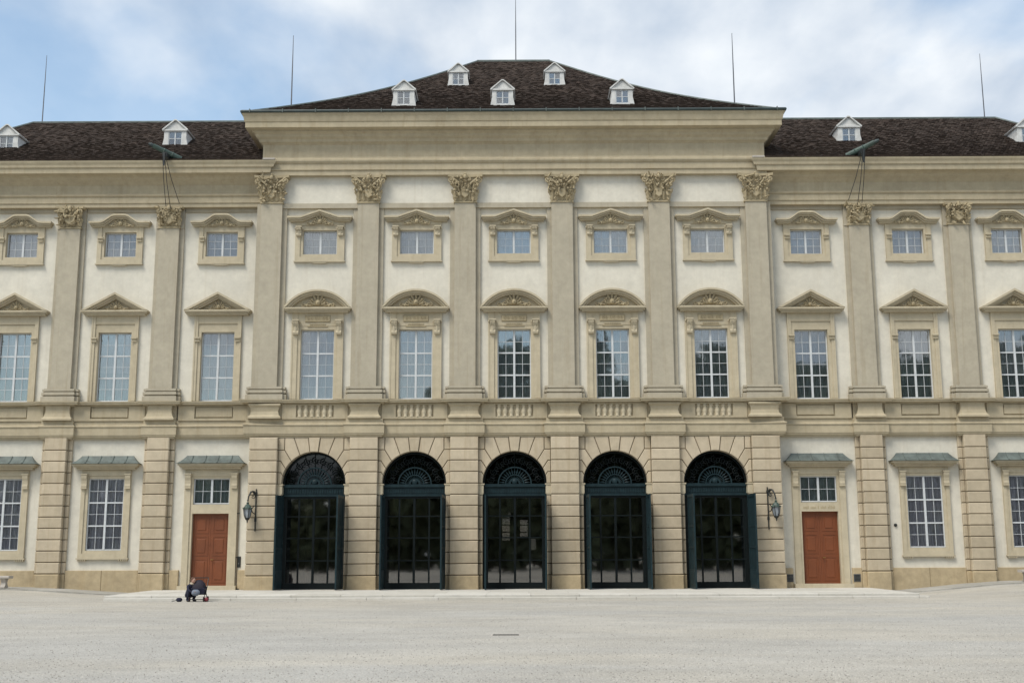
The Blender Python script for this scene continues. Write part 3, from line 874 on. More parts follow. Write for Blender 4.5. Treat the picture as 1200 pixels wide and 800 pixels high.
# mouldings between the storeys (centre)
def moulding(name, path, prof, mat='cornice'):
    return add(name, sweep(MB(), path, prof).mesh(name, mat), palace)
pc = breaks(-13.05, 13.05, .18, CP, .84, .22)
pc[0] = (-12.99, .9); pc = [(-12.99, .9), (-12.99, -.04)] + [q for q in breaks(-12.99, 12.99, .18, CP, .84, .22)[3:-3]] + [(12.99, -.04), (12.99, .9)]
P_ARCH = [(-.12, 7.24), (.03, 7.24), (.05, 7.30), (.10, 7.33), (.12, 7.40), (.14, 7.42), (.14, 7.80), (.18, 7.82), (.18, 7.87), (.06, 7.93), (.05, 8.13), (-.12, 8.13)]
P_SILL = [(-.12, 8.86), (.08, 8.86), (.10, 8.91), (.30, 8.915), (.31, 8.99), (.34, 9.0), (.35, 9.06), (-.12, 9.085)]
moulding('string_course', pc, P_ARCH); moulding('sill_course', pc, P_SILL)
def parapet(xc, hwid, y, balus):
    def b():
        mb = MB(); mb.box(-hwid, hwid, .16, .42, 8.13, 8.86)
        if balus:
            mb.box(-hwid, -.92, .06, .16, 8.131, 8.859); mb.box(.92, hwid, .06, .16, 8.131, 8.859)
            mb.box(-.92, .92, .06, .16, 8.131, 8.22); mb.box(-.92, .92, .06, .16, 8.80, 8.859)
        else:
            mb.box(-hwid, -.95, .06, .16, 8.131, 8.859); mb.box(.95, hwid, .06, .16, 8.131, 8.859)
            mb.cbox(-.90, .90, .10, .16, 8.30, 8.78, .02)
            mb.box(-.949, .949, .06, .16, 8.131, 8.24)
        return mb.mesh('parapet', 'cornice')
    p = add('parapet', cached(('pp', round(hwid, 2), balus), b), palace, (xc, y, 0))
    if balus:
        bm = cached('bal', lambda: MB().lathe([(.11, 8.22), (.11, 8.26), (.075, 8.30), (.12, 8.42), (.125, 8.50), (.085, 8.64), (.08, 8.70), (.11, 8.73), (.10, 8.80)], 0, 0, 10).mesh('baluster', 'surround', True))
        for k in range(6): add('baluster', bm, p, (-.75+.30*k, .15, 0))
for x in CB: parapet(x, 1.6, 0, True)

# great entablature of the centre: white frieze, architrave, frieze, bed mould and corona
zc = [q for q in (19.02, 20.43)]
for x in CB:
    o = MB().box(-BAY/2+.53, BAY/2-.53, .10, .31, 18.77, 19.02).mesh('string_band', 'pilaster') if 'sb' not in CACHE else None
    if o: CACHE['sb'] = o
    add('string_band', CACHE['sb'], palace, (x, 0, 0))
add('frieze_panel', MB().box(-12.66, 12.66, .20, .31, 19.03, 20.44).mesh('frieze_panel', 'plaster'), palace)
E_C = [(-.6, 20.43), (.10, 20.43), (.10, 20.66), (.16, 20.70), (.16, 20.74), (.13, 20.75), (.13, 21.02), (.19, 21.06), (.24, 21.14), (.24, 21.22), (.08, 21.34), (.03, 21.42),
       (.03, 22.05), (.10, 22.12), (.18, 22.17), (.22, 22.30), (.34, 22.40), (.38, 22.52), (.50, 22.60), (.50, 22.68), (.80, 22.72), (.80, 22.98), (.84, 23.02), (.86, 23.10), (.90, 23.28), (.96, 23.38), (.96, 23.44), (-.6, 23.44)]
moulding('entablature', [(-12.65, 18), (-12.65, 0), (12.65, 0), (12.65, 18)], E_C)

# ================================================================== WINGS
E_W = [(-.5, 18.97), (.03, 18.97), (.03, 19.16), (.08, 19.18), (.08, 19.34), (.05, 19.35), (.05, 19.50), (.12, 19.54), (.14, 19.60), (.03, 19.66), (.02, 19.70), (.02, 20.12), (.10, 20.20), (.16, 20.26),
       (.30, 20.36), (.36, 20.44), (.46, 20.50), (.72, 20.56), (.74, 20.80), (.80, 20.84), (.82, 20.96), (.88, 21.08), (.90, 21.16), (-.5, 21.17)]
for sg in (-1, 1):
    X0 = 12.66
    # plaster wall with door bay, window bays
    bays = [(14.78, [(1.2, .0, 5.6), (1.0, 9.08, 12.7), (1.0, 16.3, 17.9)], (-.2, 18.98)),
            (19.92, [(1.0, 1.8, 5.45), (1.0, 9.08, 12.7), (1.0, 16.3, 17.9)], (-.2, 18.98)),
            (24.92, [(1.0, 1.8, 5.45), (1.0, 9.08, 12.7), (1.0, 16.3, 17.9)], (-.2, 18.98))]
    mbw = wall_panel(bays, X0-.1, 32.9, D+YW, D+YW+.45)
    if sg < 0:
        mbw.v = [(-x, y, z) for x, y, z in mbw.v]; mbw.f = [tuple(reversed(f)) for f in mbw.f]
    add('wall', mbw.mesh('wall', 'plaster'), palace)
    for x in WP:
        X = sg*x
        ground_pier(X, D, WC, .54, .74, [(-.74, -.54), (.54, .74)], WC[-1], -.3)
        sh = add('pilaster', cached('shw', lambda: shaft_mesh(9.07, 17.92, .50, .71, .32)), palace, (X, D, 0))
        add('base', cached('bsw', lambda: base_mesh(.92)), sh)
        if x < 24: add('capital', capital_mesh(.50, .68, 1.02, 31+int(x)+sg, True), sh, (0, 0, 17.95))
        add('pedestal', cached('pdw', lambda: pedestal_mesh(False)), palace, (X, D, 0))
        add('frieze_block', cached('fbk', lambda: MB().box(-.71, .71, .14, .31, 17.9, 18.97).mesh('frieze_block', 'pilaster')), palace, (X, D, 0))
    edges = [12.66]+[q for x in WP for q in (x-.72, x+.72)]
    for a, b in ((12.9, 17.4-.74), (17.4+.74, 22.41-.74), (22.41+.74, 27.42-.74), (27.42+.74, 31.5)):
        # plinth course between piers, in long stones; door bay leaves room for the door
        segs = [(a, b)]
        if a < 13: segs = [(a, 14.78-1.42), (14.78+1.42, b)]
        for s0, s1 in segs:
            n = max(1, round((s1-s0)/1.75))
            for k in range(n):
                u0, u1 = s0+(s1-s0)*k/n, s0+(s1-s0)*(k+1)/n
                xa, xb = (u0, u1) if sg > 0 else (-u1, -u0)
                add('plinth_block', MB().cbox(xa+.006, xb-.006, D+YW-.12, D+YW+.02, -.3, .93, .015).mesh('plinth_block', 'plinth'), palace)
        add('string_band', MB().box(min(sg*a, sg*b), max(sg*a, sg*b), D+.20, D+.31, 18.77, 18.97).mesh('string_band', 'pilaster'), palace)
    cents = [sg*x for x in (WP if sg > 0 else reversed(WP))]
    x0, x1 = (12.9, 32.95) if sg > 0 else (-32.95, -12.9)
    pth = breaks(x0, x1, D+.18, cents, .72, .20)
    moulding('string_course', pth, P_ARCH); moulding('sill_course', pth, P_SILL)
    # main cornice, returning against the centre
    inner = [(o if o < 0 else o, z) for o, z in E_W]
    xi = 12.70; xo = 32.95
    mb = MB(); la = []; lb = []; lc = []; ld = []
    for o_, z in E_W:
        ex = max(0.0, o_-D)*2.1
        la.append((sg*(xi-ex), D-o_, z)); lb.append((sg*(xo+max(o_, -.4)), D-o_, z)); lc.append((sg*(xo+max(o_, -.4)), 16, z))
    if sg < 0: la, lb = la, lb
    mb.strip([la, lb, lc], True, True)
    add('entablature', mb.mesh('entablature', 'cornice'), palace)
    for j, x in enumerate(WB):
        X = sg*x
        if j < 3:
            cm = {(-1, 0): [('sky_blind', 0, 1)], (-1, 1): [('dark', 0, .42), ('sky_blind', .42, 1)], (-1, 2): [('dark', 0, .5), ('sky_blind', .5, 1)],
                  (1, 0): [('dark', 0, 1)], (1, 1): [('dark', 0, .66), ('sky_blind', .66, 1)], (1, 2): [('dark', 0, .36), ('sky_blind', .36, 1)]}[(sg, j)]  # wing sheets split like a reflected skyline, pale over dark
            middle_window(X, D+YW, False, cm)
            upper_window(X, D+YW, False, [('sky_blind', 0, 1)])
            parapet(X, 1.75, D, False)
            if j == 0: small_door(X, D+YW, sg > 0)
            else: ground_window(X, D+YW, [('sheer', 0, 1)])
        else: parapet(X, 1.7, D, False)

# building mass behind the facade, and the entrance hall behind the gates
core = MB()
core.box(-12.6, 12.6, 1.15, 20, 7.2, 20.9); core.box(-12.6, 12.6, .5, 20, 20.9, 23.3)
for sg in (-1, 1):
    a, b = sorted((sg*12.66, sg*32.8)); core.box(a, b, D+1.3, 16, -.2, 20.9)
    core.box(a, b, D+.5, D+1.31, 17.95, 20.9)
add('inner_wall', core.mesh('inner_wall', 'interior'), palace)
side = MB()
for sg in (-1, 1):
    a, b = sorted((sg*12.61, sg*12.64)); side.box(a, b, .5, 18, 7.3, 23.4)
    a, b = sorted((sg*12.55, sg*12.83)); side.box(a, b, .42, .95, -.3, 7.3)
    a, b = sorted((sg*32.5, sg*32.95)); side.box(a, b, D+.75, 16, -.3, 21)
add('side_wall', side.mesh('side_wall', 'plaster'), palace)
h = MB(); h.box(-12.6, 12.6, .6, 19.8, -.25, .004)
add('hall_floor', h.mesh('hall_floor', 'hallfloor'), palace)
h = MB(); YB = 19.5
h.box(-12.6, -.85, YB, YB+.3, .01, 7.19); h.box(-.37, .30, YB, YB+.3, .01, 7.19); h.box(.78, 1.0, YB, YB+.3, .01, 7.19); h.box(1.3, 12.6, YB, YB+.3, .01, 7.19)
h.box(-.85, -.37, YB, YB+.3, .01, 2.5); h.box(-.85, -.37, YB, YB+.3, 3.9, 7.19); h.box(.30, .78, YB, YB+.3, .01, 2.75); h.box(.30, .78, YB, YB+.3, 3.8, 7.19)
h.box(1.0, 1.3, YB, YB+.3, .01, 1.9); h.box(1.0, 1.3, YB, YB+.3, 2.6, 7.19)
for z_ in (3.0, 3.45): h.box(-.85, -.37, YB+.1, YB+.15, z_, z_+.06); h.box(.30, .78, YB+.1, YB+.15, z_, z_+.06)
for x_ in (-9.6, -6.9, -3.6, 3.6, 6.9, 9.6): add('hall_column', cached('hcol', lambda: MB().lathe([(.42, .01), (.42, .2), (.32, .3), (.28, 6.8), (.42, 7.0), (.42, 7.18)], 0, 0, 14).mesh('hall_column', 'hallwall')), palace, (x_, 9.3, 0))
for x_, w_ in ((-.61, .24), (.54, .24), (1.15, .15)): add('hall_pane', MB().box(x_-w_, x_+w_, YB+.18, YB+.19, 1.8, 4.0).mesh('hall_pane', 'gateglass'), palace)
for sg in (-1, 1):
    a, b = sorted((sg*12.6, sg*12.64)); h.box(a, b, 15, YB, .01, 7.19)
add('hall_wall', h.mesh('hall_wall', 'hallwall'), palace)

# ------------------------------------------------------------------ roofs
def roof_tiles(name, fy, half, side, exposure=.19, tw=.18, seed=1):
    """rows of overlapping tiles on the front slope; fy(t)->(y,z), half(t)->(x0,x1)"""
    rnd = random.Random(seed); V = []; F = []; T = []
    Ls = 0; prev = fy(0); st = [0]
    for i in range(1, 201):
        c = fy(i/200); Ls += math.hypot(c[0]-prev[0], c[1]-prev[1]); st.append(Ls); prev = c
    rows = int(Ls/exposure)
    def at(s):
        for i in range(200):
            if st[i+1] >= s: return (i+(s-st[i])/(st[i+1]-st[i]))/200
        return 1
    for r in range(rows):
        t0 = at(r*exposure); t1 = at(min((r+1.12)*exposure, Ls)); (y0, z0), (y1, z1) = fy(t0), fy(t1)
        dy, dz = y1-y0, z1-z0; l = math.hypot(dy, dz); ny, nz = -dz/l, dy/l
        x0, x1 = half(t0); xa, xb = half(t1); off = (r % 2)*tw/2
        n = int((x1-x0)/tw)+2
        rowtone = rnd.uniform(-.12, .12)
        for k in range(n):
            a = x0+(k-1)*tw+off+rnd.uniform(-.008, .008); b = a+tw-.012
            if b <= x0 or a >= x1: continue
            a0, b0 = max(a, x0), min(b, x1); a1_, b1 = max(a, xa), min(b, xb)
            if b0-a0 < .02: continue
            if b1 < a1_: a1_ = b1 = min(max((a0+b0)/2, xa), xb)
            lift = .045+rnd.uniform(-.010, .022); li2 = .018
            bi = len(V)
            V += [(a0, y0+ny*0.0, z0+nz*0.0), (b0, y0, z0), (b0, y0+ny*lift, z0+nz*lift), (a0, y0+ny*lift, z0+nz*lift), (b1, y1+ny*li2, z1+nz*li2), (a1_, y1+ny*li2, z1+nz*li2)]
            F += [(bi, bi+1, bi+2, bi+3), (bi+3, bi+2, bi+4, bi+5)]
            tn = min(1, max(0, rnd.gauss(.42, .15)+rowtone*.6)); T += [tn, tn]
    me = bpy.data.meshes.new(name); me.from_pydata(V, [], F); me.materials.append(M['tile'])
    at_ = me.attributes.new('tone', 'FLOAT', 'FACE'); at_.data.foreach_set('value', T)
    return me
def flat_tone(me, v=.4):
    a = me.attributes.new('tone', 'FLOAT', 'FACE'); a.data.foreach_set('value', [v]*len(me.polygons)); return me
ZR, ZE = 31.08, 23.46
def fc(t): return (-.90+11.4*t, ZE+(ZR-ZE)*(t-.06*sin(pi*t)))
def hcx(t): return (-13.55+11.35*t, 13.55-11.35*t)
def solid_roof(fy, half, yback, drop):
    """closed roof body under the tiles"""
    mb = MB(); n = 12; loops = []
    for i in range(n+1):
        t = i/n; y, z = fy(t); a, b = half(t); yb_ = yback-(y-fy(0)[0])
        loops.append([(a, y, z-drop), (b, y, z-drop), (b, max(yb_, y+.02), z-drop), (a, max(yb_, y+.02), z-drop)])
    mb.strip(loops, True, True); return mb
roof_c = add('roof', flat_tone(solid_roof(fc, hcx, 21.9, .03).mesh('roof', 'tile')), palace)
add('roof_tiles', roof_tiles('roof_tiles', fc, hcx, 0, seed=3), roof_c, kind='stuff')
hipc = MB()
for sg in (-1, 1):
    hipc.tube([(sg*(13.55-11.35*t), fc(t)[0], fc(t)[1]+.03) for t in [i/16 for i in range(17)]], .075, 6)
hipc.tube([(-2.2, 10.5, ZR+.03), (2.2, 10.5, ZR+.03)], .10, 6)
add('ridge', hipc.mesh('ridge', 'copper'), roof_c)
gm = MB(); gm.tube([(-13.62, -.98, 23.50), (13.62, -.98, 23.50)], .075, 8)
for sg in (-1, 1): gm.tube([(sg*13.62, -.98, 23.50), (sg*13.62, 18, 23.50)], .075, 8)
gut = add('gutter', gm.mesh('gutter', 'darkcopper'), roof_c)
for k in range(17):
    add('gutter_bracket', cached('gb', lambda: MB().box(-.02, .02, -.10, .10, -.09, .10).mesh('gutter_bracket', 'copper')), roof_c, (-13.2+1.65*k, -.98, 23.50))
ZRW, ZEW = 26.58, 21.19
for sg in (-1, 1):
    def fw(t): return (-.38+8.98*t, ZEW+(ZRW-ZEW)*(t-.05*sin(pi*t)))
    def hw_(t, sg=sg):
        e = 33.85-5.7*t
        return (12.66, e) if sg > 0 else (-e, -12.66)
    rw = add('roof', flat_tone(solid_roof(fw, hw_, 17.2, .03).mesh('roof', 'tile')), palace)
    add('roof_tiles', roof_tiles('roof_tiles', fw, hw_, 0, seed=8+sg), rw, kind='stuff')
    rm = MB(); rm.tube([(sg*12.66, 8.6, ZRW+.02), (sg*28.15, 8.6, ZRW+.02)], .09, 6)
    rm.tube([(sg*(33.85-5.7*t), fw(t)[0], fw(t)[1]+.03) for t in [i/10 for i in range(11)]], .08, 6)
    add('ridge', rm.mesh('ridge', 'copper'), rw)
    fl = MB(); fl.box(min(sg*12.0, sg*12.6), max(sg*12.0, sg*12.6), -.42, -.01, 21.175, 21.26)
    add('flashing', fl.mesh('flashing', 'bench'), rw)

def dormer(x, yf, z, parent_roof, s=1.0):
    """white timber dormer with a small pedimented roof, cheeks running back into the slope"""
    def body():
        mb = MB(); W = .56; H = .92
        mb.box(-W, -.34, 0, .10, 0, H); mb.box(.34, W, 0, .10, 0, H); mb.box(-.34, .34, 0, .10, 0, .12); mb.box(-.34, .34, 0, .10, .86, H)
        mb.box(-W, -W+.05, .10, 2.4, 0, H); mb.box(W-.05, W, .10, 2.4, 0, H)
        # swept foot
        mb.prism([(-W-.1, 0), (-W, 0), (-W, .5)], 0, .3); mb.prism([(W, 0), (W+.1, 0), (W, .5)], 0, .3)
        mb.box(-W-.12, W+.12, -.05, .10, -.08, -.001)
        # gable
        mb.prism([(-W-.02, H+.001), (W+.02, H+.001), (W-.08, H+.12), (.05, H+.46), (-.05, H+.46), (-W+.08, H+.12)], .0, .12)
        mb.box(-W-.08, W+.08, -.06, .10, H-.04, H+.04)
        return mb.mesh('dormer', 'whitewood')
    d = add('dormer', cached('dm', body), palace, (x, yf, z), (0, 0, 0), (s, s, s))
    def rf():
        mb = MB(); W = .56; H = .92
        o = [(-W-.10, H+.03), (-W+.06, H+.17), (-.05, H+.55), (.05, H+.55), (W-.06, H+.17), (W+.10, H+.03)]
        loops = []
        for yy in (-.09, 2.6): loops.append([(a, yy, b) for a, b in o]+[(a*.93, yy, b-.06) for a, b in reversed(o)])
        mb.strip(loops); return mb.mesh('dormer_roof', 'whitewood')
    add('dormer_roof', cached('dr', rf), d)
    def ds():
        mb = MB(); h = .74
        mb.box(-.34, -.30, 0, .05, 0, h); mb.box(.30, .34, 0, .05, 0, h); mb.box(-.30, .30, 0, .05, 0, .04); mb.box(-.30, .30, 0, .05, h-.04, h)
        mb.box(-.03, .03, -.01, .05, .04, h-.04)
        for a, b in ((-.30, -.03), (.03, .30)): mb.box(a, b, .01, .04, h/2-.015, h/2+.015)
        return mb.mesh('sash', 'white')
    add('sash', cached('dsash', ds), d, (0, .02, .12))
    pm = cached('dpane', lambda: MB().box(-.13, .13, -.003, .003, -.16, .16).mesh('pane', 'glass'))
    for a in (-.165, .165):
        for b in (.31, .67): add('pane', pm, d, (a, .055, b), (R(random.gauss(0, 1)), 0, R(random.gauss(0, 1))))
    add('backing', cached('dback', lambda: MB().box(-.5, .5, .3, .34, 0, .9).mesh('backing', 'interior')), d)
    return d
for x, y, z in ((-5.69, 1.02, 24.50), (-.55, .99, 24.48), (5.67, 1.12, 24.55)): dormer(x, y, z, None, .98)
for x, y, z in ((-3.12, 6.09, 27.68), (2.34, 6.08, 27.67)): dormer(x, y, z, None, .95)
for x, y, z in ((-18.37, 3.9, 23.35), (-27.25, 3.3, 22.9), (18.21, 4.0, 23.4), (27.75, 3.6, 23.2)): dormer(x, y, z, None, 1.08)

def rod(x, y, z0, h, lean=0):
    o = add('lightning_rod', MB().tube([(0, 0, 0), (lean*.5, 0, h*.5), (lean, 0, h)], [.035, .03, .014], 6).mesh('lightning_rod', 'rod'), palace, (x, y, z0))
rod(-27.65, 8.6, 26.5, 4.3); rod(27.55, 8.6, 26.5, 4.1)
rod(.15, 10.5, 31.0, 4.3)
rod(-11.55, 1.1, 24.6, 3.9, 0.0); rod(11.5, 1.1, 24.6, 3.9, 0.0)

# ------------------------------------------------------------------ ground, terrace
def gz(x, y):
    def sm(t): t = min(max(t, 0), 1); return t*t*(3-2*t)
    r = (.36*sm((-x-16.5)/8) if x < 0 else .48*sm((x-16.8)/7))
    return -.2 + r*sm((y+13)/12)
gm = MB(); xs = [-900, -200, -60] + [-40+2*i for i in range(41)] + [60, 200, 900]; ys = [-900, -300, -120, -80, -60, -50, -40, -30, -20, -14] + [-10+i for i in range(11)] + [1.2, 30, 300, 900]
xs = sorted(set(xs)); b = 0
for y in ys:
    for x in xs: gm.v.append((x, y, gz(x, y)+ (-.35 if y > 1.0 and abs(x) < 33.0 and y < 31 else 0)))
n = len(xs)
for j in range(len(ys)-1):
    for i in range(n-1): gm.f.append((j*n+i, j*n+i+1, (j+1)*n+i+1, (j+1)*n+i))
add('ground', gm.mesh('ground', 'gravel'), None, kind='structure')
# loose stones lying on the gravel
st = MB(); rnd = random.Random(5)
for _ in range(26000):
    y = -40.5+34*rnd.random()**1.7; hwx = (y+57)*.46; x = rnd.uniform(-hwx, hwx); s = rnd.uniform(.006, .02); a = rnd.random()*6.28; z = gz(x, y)
    bi = len(st.v); st.v += [(x+s*cos(a+q), y+s*sin(a+q)*rnd.uniform(.6, 1), z) for q in (0, 2.1, 4.2)] + [(x, y, z+s*.8)]
    st.f += [(bi, bi+1, bi+3), (bi+1, bi+2, bi+3), (bi+2, bi, bi+3)]
peb, t, b_ = newmat('pebbles')
g_ = t.nodes.new('ShaderNodeNewGeometry'); t.links.new(ramp(t, g_.outputs['Random Per Island'], 0, 1, (.20, .19, .17), (.52, .50, .46)), b_.inputs['Base Color']); b_.inputs['Roughness'].default_value = .9
add('loose_gravel', st.mesh('loose_gravel', peb), None, kind='stuff')

ter = empty('terrace', (0, 0, 0), kind='structure')
def slab(name, x0, x1, y0, y1, z0, z1, mat='paving', parent=ter): return add(name, MB().cbox(x0, x1, y0, y1, z0, z1, .012).mesh(name, mat), parent)
rnd = random.Random(9)
for row, (ya, yb) in enumerate(((-7.55, -5.6), (-5.6, -3.7), (-3.7, -1.8), (-1.8, .62))):
    x = -16.9-(7.55+ya)*.06
    x1e = 16.6+(7.55+ya)*.05
    while x < x1e-.4:
        wd = min(rnd.uniform(1.7, 2.3), x1e-x)
        if x1e-x-wd < .7: wd = x1e-x
        o = slab('paving_slab', 0, wd-.010, 0, yb-ya-.010, -.3, rnd.uniform(-.003, .002)); o.location = (x+.005, ya+.005, 0); x += wd
x = -16.75
while x < 16.6:
    wd = min(rnd.uniform(2.3, 3.1), 16.85-x)
    o = slab('kerb_stone', 0, wd-.012, 0, .44, -.3, -.095); o.location = (x, -8.02, 0); x += wd
# paved gutter strips along the wings
for sg in (-1, 1):
    x = 17.5 if sg < 0 else 17.2
    while x < 32.5:
        wd = rnd.uniform(1.0, 1.5)
        a, b = sorted((sg*x, sg*(x+wd-.015))); za, zb = gz(a, .2)+.025, gz(b, .2)+.025
        add('gutter_slab', MB().strip([[(a, -2.3, -.4), (b, -2.3, -.4), (b, .68, -.4), (a, .68, -.4)], [(a, -2.3, gz(a, -2.3)+.05), (b, -2.3, gz(b, -2.3)+.05), (b, .68, zb), (a, .68, za)]]).mesh('gutter_slab', 'kerbgrey'), ter); x += wd

# drain in the gravel
dr = empty('drain_grate', (-.16, -29.3, -.2), label='dark slotted drain grate set in the pale gravel court', category='drain')
add('rim', MB().box(-.34, .34, -.19, -.15, -.02, .004).box(-.34, .34, .15, .19, -.02, .004).box(-.34, -.30, -.15, .15, -.02, .004).box(.30, .34, -.15, .15, -.02, .004).mesh('rim', 'bench'), dr)
add('pit_shade_plate', MB().box(-.30, .30, -.15, .15, -.02, .006).mesh('pit_shade_plate', 'black'), dr)  # flat black plate, its colour stands in for shade in the drain
bm_ = MB().box(-.012, .012, -.15, .15, .007, .010).mesh('bar', 'iron')
for k in range(9): add('bar', bm_, dr, (-.26+.065*k, 0, 0))

# ------------------------------------------------------------------ benches
def bench(x, lab):
    z = gz(x, -2.0)+.04
    b = empty('stone_bench', (x, -1.9, z), label=lab, category='bench', group='stone benches along the palace wall')
    sm_ = cached('bseat', lambda: MB().cbox(-1.25, 1.25, -.24, .24, .42, .54, .02).mesh('seat', 'bench'))
    add('seat', sm_, b)
    def leg():
        mb = MB(); prof = [(-.20, 0), (-.20, .07), (-.13, .12), (-.09, .24), (-.14, .34), (-.21, .40), (-.21, .419), (.21, .419), (.21, .40), (.14, .34), (.09, .24), (.13, .12), (.20, .07), (.20, 0)]
        mb.strip([[(sx, y, z_) for y, z_ in prof] for sx in (-.11, .11)], True, True); return mb.mesh('leg', 'bench')
    for sx in (-.95, .95): add('leg', cached('bleg', leg), b, (sx, 0, 0))
bench(-24.05-.35, 'pale stone bench on scrolled supports under the ground floor window at the left edge')
bench(24.05+.32, 'pale stone bench on scrolled supports under the ground floor window at the right edge')

# ------------------------------------------------------------------ wall lanterns
def lantern(x, sg, lab):
    """iron bar on the pier, curved arm, lantern hanging outwards from it"""
    o = empty('wall_lantern', (x, -.10, 3.0), label=lab, category='lantern', group='iron lanterns on the outer gate piers')
    add('bracket', MB().tube([(0, -.04, -.25), (0, -.04, 1.75)], .03, 6).box(-.05, .05, -.05, .0, 1.45, 1.60).box(-.05, .05, -.05, .0, .2, .35).mesh('bracket', 'iron'), o)
    arm = MB(); arm.tube([(0, -.05, 1.50), (sg*.10, -.14, 1.62), (sg*.19, -.28, 1.60), (sg*.27, -.38, 1.40), (sg*.30, -.42, 1.20)], [.05, .05, .045, .035, .03], 6)
    arm.scroll(sg*.12, -.12, 1.38, .11, sg, 1.3, .022); arm.tube([(0, -.05, .55), (sg*.12, -.12, .62), (sg*.18, -.16, .78), (sg*.06, -.1, .95)], .025, 5)
    arm.leaf(sg*.05, -.1, 1.5, pi/2-sg*.6, .22, .12, .05); arm.ball((sg*.30, -.42, 1.18), .05, 6, 4)
    add('arm', arm.mesh('arm', 'iron'), o)
    cx, cy = sg*.30, -.42
    add('lamp_roof', MB().lathe([(.02, 1.12), (.07, 1.08), (.05, 1.02), (.12, .97), (.17, .88), (.25, .80), (.22, .78)], cx, cy, 8).mesh('lamp_roof', 'polecopper'), o)
    add('lamp_glass', MB().lathe([(.19, .78), (.15, .50), (.10, .36)], cx, cy, 6).mesh('lamp_glass', 'lampglass'), o)
    cg = MB()
    for k in range(6):
        a = 2*pi*k/6; cg.tube([(cx+.20*cos(a), cy+.20*sin(a), .79), (cx+.16*cos(a), cy+.16*sin(a), .50), (cx+.105*cos(a), cy+.105*sin(a), .35)], .016, 4)
        cg.ball((cx+.22*cos(a), cy+.22*sin(a), .84), .03, 5, 4)
    cg.lathe([(.12, .37), (.10, .30), (.03, .24), (.04, .20), (.01, .12)], cx, cy, 8)
    add('lamp_cage', cg.mesh('lamp_cage', 'iron'), o)
lantern(-12.40, -1, 'iron lantern with verdigris cap hanging on the pier left of the leftmost gate')
lantern(12.10, 1, 'iron lantern with verdigris cap hanging on the pier right of the rightmost gate')

# ------------------------------------------------------------------ tubular copper poles over the eaves, with their guy wires
def pole(sg, lab):
    X = sg*17.4
    o = empty('projecting_pole', (X, -.4, 21.3), label=lab, category='pole', group='copper tube poles over the wing eaves')
    a = Vector((-sg*.58, .35, .02)); b = Vector((sg*.66, -.30, .52))
    pts = [a.lerp(b, t) for t in (0, .3, .32, .34, .6, .62, .64, .9, 1)]
    add('tube', MB().tube(pts, [.15, .15, .18, .145, .14, .165, .13, .12, .12], 10).mesh('tube', 'polecopper'), o)
    add('tip', MB().tube([b, b.lerp(a, -.08), b.lerp(a, -.16)], [.09, .10, .05], 8).mesh('tip', 'darkcopper'), o)
    add('cradle', MB().box(-.10, .10, -.5, .4, -.12, .12).box(-.04, .04, -.56, -.50, -.6, .1).mesh('cradle', 'iron'), o)
    for dx, zb, xx in ((-.08, -2.45, -.05), (.03, -2.55, .18), (.06, -2.3, .62)):
        add('guy_wire', MB().tube([(sg*-dx, -.54, -.1), (sg*-(dx*.4+xx*.5), -.2, zb*.55), (sg*-xx, .32, zb)], .016, 4).mesh('guy_wire', 'iron'), o)
pole(-1, 'verdigris copper tube pole with hanging guy wires below the left wing dormer')
pole(1, 'verdigris copper tube pole with hanging guy wires below the right wing dormer')

# ------------------------------------------------------------------ small fittings
ic = empty('intercom', (-13.33, D+YW, 1.05), label='small black intercom panel on the wall right of the left red door', category='intercom')
add('plate', MB().cbox(-.09, .09, -.04, 0, 0, .52, .01).mesh('plate', 'iron'), ic)
add('button', MB().lathe([(.03, 0), (.03, .02), (.0, .021)], 0, 0, 8).mesh('button', 'vent'), ic, (0, -.042, .18), (pi/2, 0, 0))
def vent(x, lab):
    v = empty('plinth_vent', (x, D+YW-.12, .28), label=lab, category='vent', group='grilles in the plinth beside the right door')
    add('frame', MB().box(-.17, .17, -.02, .01, 0, .36).mesh('frame', 'vent'), v)
    sl_ = cached('vs', lambda: MB().box(-.14, .14, -.035, -.02, -.018, .018).mesh('slat', 'iron'))
    for k in range(5): add('slat', sl_, v, (0, 0, .05+.065*k), (0, 0, 0))
vent(13.18, 'grey metal vent grille in the plinth left of the right red door')
vent(16.40, 'grey metal vent grille in the plinth right of the right red door')
al = empty('alarm_box', (18.42, D+YW, 2.95), label='tiny dark round fitting on the plaster left of the right wing ground window', category='fitting')
add('cover', MB().lathe([(.08, 0), (.08, .05), (.05, .08), (.0, .081)], 0, 0, 10).mesh('cover', 'iron'), al, (0, 0, 0), (pi/2, 0, 0))
dp = empty('conduit', (-13.42, D+YW-.07, 0), label='thin brown conduit running down the wall beside the left red door', category='pipe')
add('pipe', MB().tube([(0, 0, .0), (0, 0, 5.6)], .028, 6).mesh('pipe', 'joint'), dp)
add('clip', MB().box(-.05, .05, -.03, .05, 1.5, 1.55).box(-.05, .05, -.03, .05, 3.6, 3.65).mesh('clip', 'iron'), dp)
add('foot', MB().box(-.16, .16, -.1, .05, .0, .05).mesh('foot', 'iron'), dp)

